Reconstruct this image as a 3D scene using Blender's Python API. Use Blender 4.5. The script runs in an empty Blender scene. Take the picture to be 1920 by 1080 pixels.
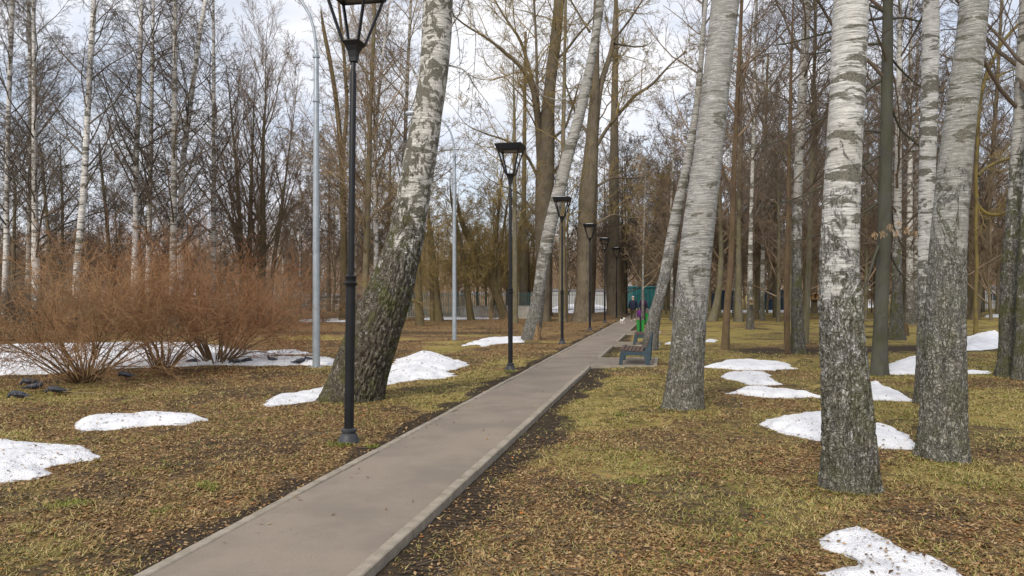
import bpy, bmesh, math, random
import numpy as np
from mathutils import Vector, Matrix
R_ = math.radians
F, HZ, CX, CH = 1400.0, 552.4, 960.0, 1.85      # focal length and horizon in photo pixels, camera height
scene = bpy.context.scene
# ---------------- camera
cam = bpy.data.cameras.new("camera"); camo = bpy.data.objects.new("camera", cam)
scene.collection.objects.link(camo); scene.camera = camo
cam.sensor_width = 36; cam.lens = 36*F/1920; cam.shift_y = 12.4/1920
camo.location = (0, 0, CH); camo.rotation_euler = (R_(90), 0, 0)
cam.clip_start = 0.05; cam.clip_end = 6000
# ---------------- light
SUN_EL, SUN_AZ = R_(38), R_(205)      # azimuth clockwise from +Y: behind the camera, to the left
w = bpy.data.worlds.new("World"); scene.world = w; w.use_nodes = True
nt = w.node_tree; nt.nodes.clear()
def NN(nt, typ, **kw):
    n = nt.nodes.new(typ)
    for k, v in kw.items():
        if k == 'inp':
            for a, b in v.items():
                s = n.inputs[a]
                if isinstance(b, bpy.types.NodeSocket): nt.links.new(b, s)
                else: s.default_value = b
        else: setattr(n, k, v)
    return n
out = NN(nt, 'ShaderNodeOutputWorld'); bg = NN(nt, 'ShaderNodeBackground')
sky = NN(nt, 'ShaderNodeTexSky'); sky.sky_type = 'NISHITA'; sky.sun_disc = False
sky.sun_elevation = SUN_EL; sky.sun_rotation = SUN_AZ; sky.air_density = 1.0; sky.dust_density = 1.5; sky.ozone_density = 2.0
tc = NN(nt, 'ShaderNodeTexCoord')
mp = NN(nt, 'ShaderNodeMapping', inp={'Vector': tc.outputs['Generated'], 'Scale': (1.0, 1.0, 2.4)})
n1 = NN(nt, 'ShaderNodeTexNoise', inp={'Vector': mp.outputs[0], 'Scale': 2.6, 'Detail': 7.0, 'Roughness': 0.55, 'Distortion': 0.3})
cr = NN(nt, 'ShaderNodeMapRange', inp={'Value': n1.outputs['Fac'], 'From Min': 0.36, 'From Max': 0.60, 'To Min': 0.58, 'To Max': 0.97}); cr.interpolation_type = 'SMOOTHSTEP'
n2 = NN(nt, 'ShaderNodeTexNoise', inp={'Vector': mp.outputs[0], 'Scale': 5.0, 'Detail': 5.0})
cc = NN(nt, 'ShaderNodeValToRGB', inp={'Fac': n2.outputs['Fac']})
cc.color_ramp.elements[0].position = 0.35; cc.color_ramp.elements[0].color = (0.80, 0.835, 0.93, 1)
cc.color_ramp.elements[1].position = 0.62; cc.color_ramp.elements[1].color = (0.97, 0.97, 1.0, 1)
cs = NN(nt, 'ShaderNodeVectorMath', operation='SCALE', inp={0: cc.outputs[0], 'Scale': 8.3})
mx = NN(nt, 'ShaderNodeMix', data_type='RGBA', inp={0: cr.outputs[0], 6: sky.outputs[0], 7: cs.outputs[0]})
nt.links.new(mx.outputs[2], bg.inputs[0]); bg.inputs[1].default_value = 0.1
nt.links.new(bg.outputs[0], out.inputs[0])
sl = bpy.data.lights.new("sun", 'SUN'); so = bpy.data.objects.new("sun", sl); scene.collection.objects.link(so)
sl.energy = 2.0; sl.angle = R_(18); sl.color = (1.0, 0.92, 0.80)
sd = Vector((math.sin(SUN_AZ)*math.cos(SUN_EL), math.cos(SUN_AZ)*math.cos(SUN_EL), math.sin(SUN_EL)))
so.rotation_euler = sd.to_track_quat('Z', 'Y').to_euler(); so.location = (-20, -20, 40)
scene.view_settings.view_transform = 'Standard'; scene.view_settings.look = 'None'
scene.view_settings.exposure = 0.45; scene.view_settings.gamma = 1; scene.view_settings.use_curve_mapping = False

# ---------------- helpers
rng = np.random.default_rng(7); random.seed(7)
def tag(o, label=None, cat=None, group=None, kind=None):
    if label: o['label'] = label
    if cat: o['category'] = cat
    if group: o['group'] = group
    if kind: o['kind'] = kind
    return o
def emp(name, loc, rz=0.0):
    o = bpy.data.objects.new(name, None); scene.collection.objects.link(o)
    o.location = loc; o.rotation_euler = (0, 0, rz); o.empty_display_size = 0.2
    return o
def mk(name, V, Fc, mat=None, parent=None, smooth=True, uv=None, attrs=None):
    """V (n,3); Fc (m,k) array or list of lists; V given in world space when the parent sits unrotated at its location"""
    V = np.asarray(V, dtype=np.float64).reshape(-1, 3)
    me = bpy.data.meshes.new(name)
    if isinstance(Fc, np.ndarray):
        m, k = Fc.shape
        me.vertices.add(len(V)); me.loops.add(m*k); me.polygons.add(m)
        me.vertices.foreach_set('co', V.ravel().astype(np.float32))
        me.loops.foreach_set('vertex_index', Fc.ravel().astype(np.int32))
        me.polygons.foreach_set('loop_start', (np.arange(m)*k).astype(np.int32))
        me.update(calc_edges=True)
    else:
        me.from_pydata([tuple(v) for v in V], [], Fc); me.update()
    if smooth: me.polygons.foreach_set('use_smooth', np.ones(len(me.polygons), dtype=bool))
    if uv is not None:
        l = me.uv_layers.new(name='UVMap'); idx = np.zeros(len(me.loops), dtype=np.int32)
        me.loops.foreach_get('vertex_index', idx)
        l.data.foreach_set('uv', uv[idx].ravel().astype(np.float32))
    if attrs:
        for an, av in attrs.items():
            a = me.attributes.new(an, 'FLOAT', 'POINT'); a.data.foreach_set('value', np.asarray(av, dtype=np.float32))
    if mat: me.materials.append(mat)
    o = bpy.data.objects.new(name, me); scene.collection.objects.link(o)
    if parent: o.parent = parent
    return o
def gpt(x, y, z=0.0):
    """photo pixel on the plane of height z -> world"""
    Y = F*(CH-z)/(y-HZ); return np.array([(x-CX)*Y/F, Y, z])
def ppt(x, y, Y): return np.array([(x-CX)*Y/F, Y, CH+(HZ-y)*Y/F])
def _h(ix, iy, iz, s):
    h = (ix.astype(np.int64)*374761393 + iy.astype(np.int64)*668265263 + iz.astype(np.int64)*2147483647 + s*974634777) & 0xffffffff
    h = ((h ^ (h >> 13))*1274126177) & 0xffffffff
    return ((h ^ (h >> 16)) & 0xffff)/65535.0
def vn(x, y, z, s=0):
    x, y, z = np.broadcast_arrays(np.asarray(x, float), np.asarray(y, float), np.asarray(z, float))
    ix, iy, iz = np.floor(x), np.floor(y), np.floor(z); fx, fy, fz = x-ix, y-iy, z-iz
    fx, fy, fz = [f*f*(3-2*f) for f in (fx, fy, fz)]; r = 0
    for a in (0, 1):
        for b in (0, 1):
            for c in (0, 1):
                r = r + _h(ix+a, iy+b, iz+c, s)*(fx if a else 1-fx)*(fy if b else 1-fy)*(fz if c else 1-fz)
    return r
def fbm(x, y, z=0.0, o=4, s=0):
    r, a, t = 0, 1.0, 0
    for i in range(o):
        k = 2.03**i; r = r + a*vn(np.asarray(x)*k, np.asarray(y)*k, np.asarray(z)*k, s+i); t += a; a *= 0.5
    return r/t
def sstep(a, b, x): t = np.clip((x-a)/(b-a), 0, 1); return t*t*(3-2*t)
def lathe(prof, n=24, c=(0, 0, 0), sq=False, rot=0.0):
    """profile [(r,z)] -> V,F (quads)"""
    prof = np.array(prof, float); a = np.arange(n)/n*2*math.pi + rot
    V = np.stack([prof[:, 0, None]*np.cos(a), prof[:, 0, None]*np.sin(a), np.repeat(prof[:, 1, None], n, 1)], -1).reshape(-1, 3)+np.array(c)
    m = len(prof); i = np.arange(m-1)[:, None]*n; j = np.arange(n)[None]; k = (j+1) % n
    Fc = np.stack([i+j, i+k, i+n+k, i+n+j], -1).reshape(-1, 4)
    return V, Fc
class MB:
    def __init__(s): s.V = []; s.F = []; s.n = 0
    def add(s, V, Fc):
        V = np.asarray(V, float).reshape(-1, 3); s.V.append(V); s.F += [[int(i)+s.n for i in f] for f in Fc]; s.n += len(V)
    def box(s, c, d, rz=0.0, M=None):
        x, y, z = [v/2 for v in d]
        V = np.array([(-x,-y,-z),(x,-y,-z),(x,y,-z),(-x,y,-z),(-x,-y,z),(x,-y,z),(x,y,z),(-x,y,z)])
        if M is not None: V = V@np.array(M.to_3x3()).T
        cs, sn = math.cos(rz), math.sin(rz)
        V = np.stack([V[:,0]*cs-V[:,1]*sn, V[:,0]*sn+V[:,1]*cs, V[:,2]], -1)+np.array(c)
        s.add(V, [(0,3,2,1),(4,5,6,7),(0,1,5,4),(1,2,6,5),(2,3,7,6),(3,0,4,7)])
    def lathe(s, prof, n=24, c=(0,0,0), rot=0.0):
        V, Fc = lathe(prof, n, c, rot=rot); s.add(V, Fc.tolist())
    def tube(s, pts, rad, n=10, cap=True):
        P = np.array(pts, float); r = np.broadcast_to(np.array(rad, float), (len(P),))
        V, Fc = tubes(P[None], r[None], n); k = s.n; s.add(V, Fc.tolist())
        if cap: s.F.append([k+i for i in range(n)][::-1]); s.F.append([k+(len(P)-1)*n+i for i in range(n)])
    def prism(s, poly, y0, y1, axis=1):
        """polygon in two axes extruded along `axis`"""
        n = len(poly); V = []
        for t in (y0, y1):
            for a, b in poly: V.append({0:(t,a,b),1:(a,t,b),2:(a,b,t)}[axis])
        s.add(V, [list(range(n))[::-1], [n+i for i in range(n)]]+[[i, (i+1)%n, n+(i+1)%n, n+i] for i in range(n)])
    def build(s, name, mat, parent=None, smooth=False, bevel=0.0):
        o = mk(name, np.concatenate(s.V), s.F, mat, parent, smooth)
        bm = bmesh.new(); bm.from_mesh(o.data); bmesh.ops.recalc_face_normals(bm, faces=bm.faces); bm.to_mesh(o.data); bm.free()
        if smooth: o.data.shade_smooth(); o.data.set_sharp_from_angle(angle=R_(40))
        if bevel:
            m = o.modifiers.new('bevel', 'BEVEL'); m.width = bevel; m.segments = 2; m.limit_method = 'ANGLE'
        return o
def tubes(P, Rr, k):
    """P (B,n,3) polylines, Rr (B,n) radii -> V, F"""
    B, n, _ = P.shape
    T = np.gradient(P, axis=1); T /= np.linalg.norm(T, axis=2, keepdims=True)+1e-9
    main = P[:, -1]-P[:, 0]; ref = np.where(np.abs(main[:, 2:3]) > 0.7*np.linalg.norm(main, axis=1, keepdims=True), np.array([[1., 0, 0]]), np.array([[0, 0, 1.]]))
    U = np.cross(T, ref[:, None, :]); U /= np.linalg.norm(U, axis=2, keepdims=True)+1e-9
    W = np.cross(T, U); a = np.arange(k)/k*2*math.pi
    V = P[:, :, None]+Rr[:, :, None, None]*(np.cos(a)[None, None, :, None]*U[:, :, None]+np.sin(a)[None, None, :, None]*W[:, :, None])
    b = (np.arange(B)*n*k)[:, None, None]; i = (np.arange(n-1)*k)[None, :, None]; j = np.arange(k)[None, None]; q = (j+1) % k
    Fc = np.stack([b+i+j, b+i+q, b+i+k+q, b+i+k+j], -1).reshape(-1, 4)
    return V.reshape(-1, 3), Fc
class Twigs:
    def __init__(s): s.V = []; s.F = []; s.n = 0
    def add(s, P, Rr, k):
        V, Fc = tubes(P, Rr, k); s.V.append(V); s.F.append(Fc+s.n); s.n += len(V)
    def get(s): return np.concatenate(s.V), np.concatenate(s.F)
def nrm(v): return v/(np.linalg.norm(v, axis=-1, keepdims=True)+1e-9)
def grow(S, D, L, n, wob, up, g):
    B = len(S); P = np.zeros((B, n, 3)); P[:, 0] = S; d = nrm(D); st = (L/(n-1))[:, None]
    for i in range(1, n):
        d = nrm(d+wob*g.normal(size=(B, 3))+np.array([0, 0, 1.0])*up); P[:, i] = P[:, i-1]+d*st
    return P
def kids(P, Rr, L, per, t0, t1, ang, lf, rf, n, wob, up, g, shape=0.8, rmin=0.004, az=None):
    """children of every polyline in P"""
    B, m, _ = P.shape
    t = (t0+(t1-t0)*(np.arange(per)[None]+g.random((B, per)))/per)
    x = t*(m-1); i = np.clip(x.astype(int), 0, m-2); f = (x-i)[..., None]
    bi = np.arange(B)[:, None]; A = P[bi, i]; C = P[bi, i+1]; S = A*(1-f)+C*f; T = nrm(C-A)
    r = Rr[bi, i]*(1-f[..., 0])+Rr[bi, i+1]*f[..., 0]
    q = g.normal(size=(B, per, 3)); q -= (q*T).sum(-1, keepdims=True)*T; q = nrm(q)
    an = R_(ang)*(0.75+0.5*g.random((B, per)))[..., None]
    D = np.cos(an)*T+np.sin(an)*q
    Lc = L[:, None]*lf*(1-shape*t)*(0.6+0.7*g.random((B, per)))
    S, D, Lc = S.reshape(-1, 3), D.reshape(-1, 3), Lc.ravel()
    r0 = np.maximum(np.minimum(r.ravel()*rf, Lc*0.009+0.003), rmin)
    Q = grow(S, D, Lc, n, wob, up, g)
    Rq = np.maximum(r0[:, None]*np.linspace(1, 0.25, n)[None]**0.9, rmin*0.7)
    return Q, Rq, Lc
def join_parts(parts):
    V, Fc, n = [], [], 0
    for v, f in parts: V.append(v); Fc.append(f+n); n += len(v)
    return np.concatenate(V), np.concatenate(Fc)
# ---------------- materials
def newmat(name, rough=0.8, spec=0.3):
    m = bpy.data.materials.new(name); m.use_nodes = True; t = m.node_tree; b = t.nodes['Principled BSDF']
    b.inputs['Roughness'].default_value = rough; b.inputs['Specular IOR Level'].default_value = spec
    return m, t, b
def ramp(t, fac, stops, interp='LINEAR'):
    n = t.nodes.new('ShaderNodeValToRGB'); n.color_ramp.interpolation = interp; e = n.color_ramp.elements
    while len(e) < len(stops): e.new(0.5)
    for k, (p, c) in zip(e, stops): k.position = p; k.color = (*c, 1) if len(c) == 3 else c
    t.links.new(fac, n.inputs[0]); return n.outputs[0]
def noise(t, vec, scale, detail=4.0, rough=0.55, dist=0.0, m=(1, 1, 1)):
    if m != (1, 1, 1): vec = NN(t, 'ShaderNodeMapping', inp={'Vector': vec, 'Scale': m}).outputs[0]
    return NN(t, 'ShaderNodeTexNoise', inp={'Vector': vec, 'Scale': scale, 'Detail': detail, 'Roughness': rough, 'Distortion': dist}).outputs['Fac']
def mr(t, v, a, b, c=0.0, d=1.0, smooth=True):
    n = NN(t, 'ShaderNodeMapRange', inp={'Value': v, 'From Min': a, 'From Max': b, 'To Min': c, 'To Max': d})
    if smooth: n.interpolation_type = 'SMOOTHSTEP'
    return n.outputs[0]
def mixc(t, f, a, b, mode='MIX'):
    n = NN(t, 'ShaderNodeMix', data_type='RGBA', blend_type=mode)
    for s, v in ((0, f), (6, a), (7, b)):
        if isinstance(v, bpy.types.NodeSocket): t.links.new(v, n.inputs[s])
        else: n.inputs[s].default_value = (*v, 1) if isinstance(v, tuple) and len(v) == 3 else v
    return n.outputs[2]
def mth(t, op, a, b=0.0, clamp=False):
    n = NN(t, 'ShaderNodeMath', operation=op, use_clamp=clamp)
    for s, v in ((0, a), (1, b)):
        if isinstance(v, bpy.types.NodeSocket): t.links.new(v, n.inputs[s])
        else: n.inputs[s].default_value = v
    return n.outputs[0]
def bump(t, b, h, dist=0.01, strength=1.0):
    n = NN(t, 'ShaderNodeBump', inp={'Height': h, 'Distance': dist, 'Strength': strength}); t.links.new(n.outputs[0], b.inputs['Normal'])
def ocoord(t, jitter=True):
    c = NN(t, 'ShaderNodeTexCoord').outputs['Object']
    if not jitter: return c
    oi = NN(t, 'ShaderNodeObjectInfo').outputs['Random']
    return NN(t, 'ShaderNodeVectorMath', operation='ADD', inp={0: c, 1: NN(t, 'ShaderNodeVectorMath', operation='SCALE', inp={0: (31., 17., 23.), 'Scale': oi}).outputs[0]}).outputs[0]
def flat(name, col, rough=0.6, spec=0.3, var=0.12, scale=8.0, metal=0.0, bmp=0.0):
    m, t, b = newmat(name, rough, spec); oc = ocoord(t)
    f = noise(t, oc, scale, 6.0, 0.6)
    lo = tuple(c*(1-var*2) for c in col); hi = tuple(min(1, c*(1+var*2)) for c in col)
    t.links.new(ramp(t, f, [(0.3, lo), (0.7, hi)]), b.inputs['Base Color']); b.inputs['Metallic'].default_value = metal
    if bmp: bump(t, b, noise(t, oc, scale*6, 4.0), bmp)
    return m
def birch_mat(name, white=(0.60, 0.58, 0.55), grey=0.0, patch=0.53, rough_h=1.5, soft=1.2, rough_dark=(0.075, 0.068, 0.052), rough_lite=(0.30, 0.285, 0.25),
              fleck=0.5, moss=0.3, chev=0.0, ms=1.0):
    """white bark with dark horizontal scars; dark cracked bark below rough_h metres"""
    m, t, b = newmat(name, 0.85, 0.2); oc = ocoord(t)
    v = NN(t, 'ShaderNodeSeparateXYZ', inp={0: NN(t, 'ShaderNodeUVMap', uv_map='UVMap').outputs[0]}).outputs[1]
    # papery white with thin horizontal streaks
    st = noise(t, oc, 1.0, 5.0, 0.65, 0.2, (5*ms, 5*ms, 70*ms))
    big = noise(t, oc, 1.6*ms, 4.0)
    wc = ramp(t, st, [(0.32, tuple(c*(0.30-0.08*grey) for c in white)), (0.46, tuple(c*(0.72-0.25*grey) for c in white)), (0.62, tuple(c*1.28 for c in white))])
    wc = mixc(t, mr(t, big, 0.4, 0.7, 0.0, 0.55), wc, (0.36*(1-grey*0.3), 0.345*(1-grey*0.3), 0.315*(1-grey*0.3)))
    sl_ = noise(t, oc, 1.0, 6.0, 0.75, 0.6, (26*ms, 26*ms, 34*ms)); wc = mixc(t, mr(t, sl_, 0.44, 0.60, 0.24+0.42*grey, 0.0), wc, (0.20, 0.195, 0.17))
    # horizontal dark scars
    sc = noise(t, oc, 1.0, 5.0, 0.6, 0.5, (2.6*ms, 2.6*ms, 9.0*ms))
    sc = mr(t, sc, patch, patch+0.05)
    len_ = noise(t, oc, 1.0, 3.0, 0.6, 0.0, (9*ms, 9*ms, 55*ms)); lent = mr(t, len_, 0.62, 0.68)
    fine = noise(t, oc, 60.0, 4.0, 0.7)
    dark = mixc(t, mr(t, fine, 0.35, 0.65), (0.05, 0.047, 0.036), (0.17, 0.16, 0.125))
    col = mixc(t, mth(t, 'MAXIMUM', mth(t, 'MULTIPLY', sc, 0.92), mth(t, 'MULTIPLY', lent, 0.75)), wc, dark)
    if chev > 0:
        cv = noise(t, oc, 1.0, 5.0, 0.6, 1.2, (5.0, 5.0, 4.2)); col = mixc(t, mr(t, cv, 0.62-chev, 0.67-chev, 0, 0.93), col, dark)
    # cracked bark
    vor = NN(t, 'ShaderNodeTexVoronoi', feature='DISTANCE_TO_EDGE', inp={'Vector': NN(t, 'ShaderNodeMapping', inp={'Vector': NN(t, 'ShaderNodeVectorMath', operation='ADD', inp={0: oc, 1: NN(t, 'ShaderNodeVectorMath', operation='SCALE', inp={0: NN(t, 'ShaderNodeTexNoise', inp={'Vector': oc, 'Scale': 9.0, 'Detail': 3.0}).outputs['Color'], 'Scale': 0.24}).outputs[0]}).outputs[0], 'Scale': (24, 24, 11)}).outputs[0], 'Scale': 1.0}).outputs[0]
    crack = mr(t, vor, 0.0, 0.22)
    n3 = noise(t, oc, 14.0, 6.0, 0.7, 0.3, (1, 1, 0.55))
    rc = ramp(t, n3, [(0.30, rough_dark), (0.50, tuple((a+c)/2 for a, c in zip(rough_dark, rough_lite))), (0.68, rough_lite)])
    fl = mth(t, 'ADD', noise(t, oc, 13.0, 7.0, 0.78, 0.9, (1, 1, 0.6)), mth(t, 'MULTIPLY', mth(t, 'MINIMUM', v, rough_h*1.2), 0.11/rough_h)); rc = mixc(t, mr(t, fl, 0.66-fleck*0.16, 0.72-fleck*0.16), rc, tuple(c*0.88 for c in white))
    rc = mixc(t, mth(t, 'MULTIPLY', mth(t, 'SUBTRACT', 1.0, crack), 0.6), rc, (0.04, 0.035, 0.026))
    fz = mth(t, 'ABSOLUTE', mth(t, 'SUBTRACT', noise(t, oc, 1.0, 4.0, 0.6, 1.0, (17, 17, 3.2)), 0.5)); fzm = mr(t, fz, 0.0, 0.030, 0.62, 0.0); rc = mixc(t, fzm, rc, (0.03, 0.026, 0.018))
    mo = noise(t, oc, 2.6, 5.0, 0.6); rc = mixc(t, mth(t, 'MULTIPLY', mr(t, mo, 0.45, 0.62), moss), rc, (0.12, 0.125, 0.045))
    wv = noise(t, oc, 3.6, 8.0, 0.82, 0.8, (1, 1, 0.6))
    h = mth(t, 'ADD', v, mth(t, 'MULTIPLY', mth(t, 'SUBTRACT', wv, 0.5), 8.5*soft))
    rf = mr(t, h, rough_h-soft*0.12, rough_h+soft*0.12, 1.0, 0.0)
    t.links.new(mixc(t, rf, col, rc), b.inputs['Base Color'])
    hh = mth(t, 'ADD', mth(t, 'MULTIPLY', rf, mth(t, 'ADD', crack, mth(t, 'SUBTRACT', mth(t, 'MULTIPLY', n3, 1.4), mth(t, 'MULTIPLY', fzm, 1.2)))), mth(t, 'MULTIPLY', mth(t, 'SUBTRACT', 1.0, rf), mth(t, 'SUBTRACT', mth(t, 'MULTIPLY', st, 0.35), mth(t, 'MULTIPLY', sc, 0.25))))
    bump(t, b, hh, 0.016, 0.9); return m
def bark_mat(name, a, c, moss=0.0, mcol=(0.16, 0.15, 0.04), sc=1.0, b_=0.012):
    m, t, b = newmat(name, 0.9, 0.15); oc = ocoord(t)
    n = noise(t, oc, 11*sc, 6.0, 0.7, 0.5, (1, 1, 0.22)); col = ramp(t, n, [(0.3, a), (0.62, c)])
    n2 = noise(t, oc, 1.3, 4.0, 0.6); col = mixc(t, mr(t, n2, 0.35, 0.7, 0, 0.5), col, tuple(x*1.35 for x in c))
    if moss: col = mixc(t, mth(t, 'MULTIPLY', mr(t, noise(t, oc, 2.2, 5.0, 0.65), 0.38, 0.62), moss), col, mcol)
    t.links.new(col, b.inputs['Base Color']); bump(t, b, n, b_, 0.9); return m
def twig_mat(name, a, c):
    m, t, b = newmat(name, 0.85, 0.2); oc = ocoord(t)
    n = noise(t, oc, 0.7, 3.0); t.links.new(ramp(t, n, [(0.35, a), (0.65, c)]), b.inputs['Base Color']); return m
M = {}
M['birchA'] = birch_mat('bark_birch_old', white=(0.60,0.585,0.55), rough_h=3.2, soft=2.0, patch=0.57, chev=0.14, moss=0.8, fleck=0.25, rough_dark=(0.075, 0.064, 0.046), rough_lite=(0.31, 0.27, 0.21))
M['birchB'] = birch_mat('bark_birch_grey', white=(0.42, 0.415, 0.40), grey=0.6, rough_h=1.6, soft=1.2, patch=0.57, moss=0.25, fleck=0.5, rough_dark=(0.15, 0.14, 0.115), rough_lite=(0.42, 0.40, 0.355))
M['birchC'] = birch_mat('bark_birch_white', white=(0.56, 0.555, 0.535), rough_h=2.3, soft=1.0, patch=0.515, moss=0.35, fleck=0.62, rough_dark=(0.09, 0.082, 0.062), rough_lite=(0.32, 0.305, 0.26))
M['birchD'] = birch_mat('bark_birch_scaly', white=(0.40, 0.398, 0.38), grey=0.9, rough_h=2.4, soft=1.6, patch=0.54, moss=0.3, fleck=0.55, rough_dark=(0.14, 0.135, 0.11), rough_lite=(0.38, 0.365, 0.32))
M['birchE'] = birch_mat('bark_birch_mossy', white=(0.5, 0.49, 0.46), rough_h=4.0, soft=2.0, patch=0.55, moss=0.75, fleck=0.45)
M['birchfar'] = birch_mat('bark_birch_far', white=(0.74, 0.72, 0.69), rough_h=1.5, soft=0.8, patch=0.54, moss=0.2, fleck=0.4, ms=0.45)
M['birchfard'] = birch_mat('bark_birch_far_dark', white=(0.55, 0.53, 0.49), rough_h=2.5, soft=3.0, patch=0.51, moss=0.3, fleck=0.4, ms=0.45)
M['birchlean'] = birch_mat('bark_birch_leaning', white=(0.44, 0.43, 0.41), grey=0.6, rough_h=2.5, soft=2.5, patch=0.54, moss=0.2, fleck=0.8, ms=0.5, rough_dark=(0.13, 0.12, 0.10), rough_lite=(0.32, 0.305, 0.27))
M['dark'] = bark_mat('bark_dark', (0.045, 0.04, 0.03), (0.16, 0.14, 0.105), 0.3)
M['smooth'] = bark_mat('bark_smooth', (0.05, 0.05, 0.042), (0.095, 0.094, 0.08), 0.45, (0.085, 0.088, 0.04), 0.6, 0.006)
M['brown'] = bark_mat('bark_brown', (0.055, 0.043, 0.033), (0.175, 0.142, 0.105), 0.4)
M['linden'] = bark_mat('bark_linden', (0.045, 0.037, 0.029), (0.155, 0.13, 0.098), 0.3, (0.13, 0.105, 0.05))
M['olive'] = bark_mat('bark_olive', (0.045, 0.036, 0.022), (0.13, 0.10, 0.06), 0.4, (0.13, 0.11, 0.035))
M['lichen'] = bark_mat('bark_lichen', (0.05, 0.042, 0.025), (0.13, 0.105, 0.05), 0.6, (0.20, 0.15, 0.035))
M['red'] = bark_mat('bark_red', (0.05, 0.034, 0.025), (0.135, 0.09, 0.06), 0.2)
M['tw_grey'] = twig_mat('twig_grey', (0.08, 0.066, 0.052), (0.155, 0.128, 0.10))
M['tw_dark'] = twig_mat('twig_dark', (0.085, 0.066, 0.048), (0.17, 0.13, 0.095))
M['tw_brown'] = twig_mat('twig_brown', (0.15, 0.11, 0.075), (0.27, 0.20, 0.14))
M['tw_olive'] = twig_mat('twig_olive', (0.17, 0.13, 0.055), (0.33, 0.245, 0.10))
M['tw_red'] = twig_mat('twig_red', (0.20, 0.09, 0.042), (0.37, 0.205, 0.105))
M['tw_tan'] = twig_mat('twig_tan', (0.17, 0.125, 0.078), (0.34, 0.255, 0.16))
M['black'] = flat('black_metal', (0.008, 0.0085, 0.011), 0.45, 0.35, 0.15, 5.0)
M['black_base'] = flat('black_metal_worn', (0.035, 0.037, 0.042), 0.5, 0.4, 0.2, 9.0)
M['zinc'] = flat('galvanised_metal', (0.32, 0.36, 0.40), 0.42, 0.5, 0.08, 6.0, 0.35)
M['glass'] = flat('lamp_diffuser', (0.05, 0.05, 0.055), 0.3, 0.5, 0.03)
M['bluegrey'] = flat('bench_steel', (0.035, 0.062, 0.08), 0.5, 0.4, 0.12, 7.0)
M['slat'] = flat('bench_wood', (0.10, 0.065, 0.05), 0.65, 0.3, 0.2, 12.0, 0, 0.002)
M['green'] = flat('green_plastic', (0.015, 0.22, 0.035), 0.5, 0.4, 0.1)
M['teal'] = flat('teal_sheet', (0.02, 0.14, 0.145), 0.6, 0.3, 0.15, 1.5)
M['tealbar'] = flat('teal_bar', (0.08, 0.19, 0.20), 0.6, 0.3, 0.1)
M['navy'] = flat('navy_sheet', (0.012, 0.035, 0.07), 0.6, 0.3, 0.15, 1.5)
M['concrete'] = flat('concrete', (0.30, 0.285, 0.255), 0.9, 0.2, 0.12, 3.0, 0, 0.004)
M['greywall'] = flat('grey_wall', (0.42, 0.42, 0.41), 0.9, 0.2, 0.06, 1.0)
M['whitewall'] = flat('white_wall', (0.62, 0.62, 0.62), 0.8, 0.2, 0.06, 1.0)
M['roof'] = flat('roof_sheet', (0.16, 0.15, 0.15), 0.7, 0.3, 0.1, 1.0)
M['window'] = flat('window_glass', (0.04, 0.05, 0.06), 0.15, 0.5, 0.1)
M['oldwood'] = flat('old_wood', (0.21, 0.16, 0.10), 0.85, 0.2, 0.2, 9.0, 0, 0.003)
M['freshwood'] = flat('fresh_wood', (0.50, 0.29, 0.14), 0.8, 0.2, 0.12, 9.0)
M['rotwood'] = flat('split_wood', (0.26, 0.175, 0.095), 0.9, 0.15, 0.3, 14.0, 0, 0.02)
# ---------------- ground
SL = 0.21                                    # the path runs off at X = SL*Y + offset
PL0, PL1, PR1, PR0 = -3.468, -3.375, -2.076, -1.975
def gz(x, y):
    x = np.asarray(x, float); y = np.asarray(y, float)
    o = x-SL*y
    z = (fbm(x*0.35, y*0.35, 1.0, 3)-0.5)*0.10 + (fbm(x*2.2, y*2.2, 5.0, 3)-0.5)*0.045 + (fbm(x*9, y*9, 2.0, 2)-0.5)*0.03*np.clip(1-y/22, 0, 1)
    z = z*np.clip(1-(y-30)/60, 0.2, 1)
    dl, dr = PL0-o, o-PR0
    m = np.where(dl > 0, sstep(0.0, 1.2, dl), np.where(dr > 0, sstep(0.0, 1.2, dr), 0))
    base = np.where(dl > 0, 0.012, np.where(dr > 0, -0.035*(1-sstep(0.25, 1.0, dr)), -0.05))
    return base+m*z
def mudness(x, y):
    o = x-SL*y; dl, dr = PL0-o, o-PR0
    nz = fbm(x*1.6, y*1.6, 9.0, 4); n2 = fbm(x*0.5, y*0.5, 3.0, 4)
    l = np.where(dl > -0.3, 1-sstep(0.10, 0.42, dl+(nz-0.5)*0.7), 0)
    r = np.where(dr > -0.3, 1-sstep(0.22, 0.75, dr+(nz-0.5)*0.9), 0)*np.where(y < 19.2, 1, 0.75)
    # trodden bare band across the right lawn and worn spots
    b = np.exp(-((y-(24.5+0.25*(x-9)))/2.6)**2)*sstep(6.0, 8.0, x)*sstep(0.25, 0.55, nz+0.15)
    c = sstep(0.53, 0.66, n2)*0.5*sstep(-2.4, -1, o)
    d = sstep(0.53, 0.66, fbm(x*1.1+7, y*1.1, 2.0, 4))*0.62
    gy = np.exp(-((y-36.0)/2.5)**2)*sstep(2, -1, x)*sstep(-16, -12, x)*0.7
    return np.clip(np.maximum.reduce([l, r, b*0.95, c, d, gy]), 0, 1)
def litterness(x, y):
    o = x-SL*y
    a = sstep(0.32, 0.62, fbm(x*0.45+3, y*0.45, 4.0, 4)+np.where(o < -2.7, 0.10, -0.17))
    far = np.where(o < -2.7, sstep(34, 37, y), 0)*0.95
    sh = np.exp(-(((x+7.6)/3.6)**2+((y-17.6)/1.6)**2)*1.0)*1.0      # red litter under the shrubs
    return np.clip(np.maximum(np.maximum(a, far), sh), 0, 1), sh
tn = np.concatenate([[-12, -5, -3, -2, -1.5, -1.2], np.linspace(-0.95, 0.95, 420), [1.2, 1.5, 2, 3, 5, 12]])
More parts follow.
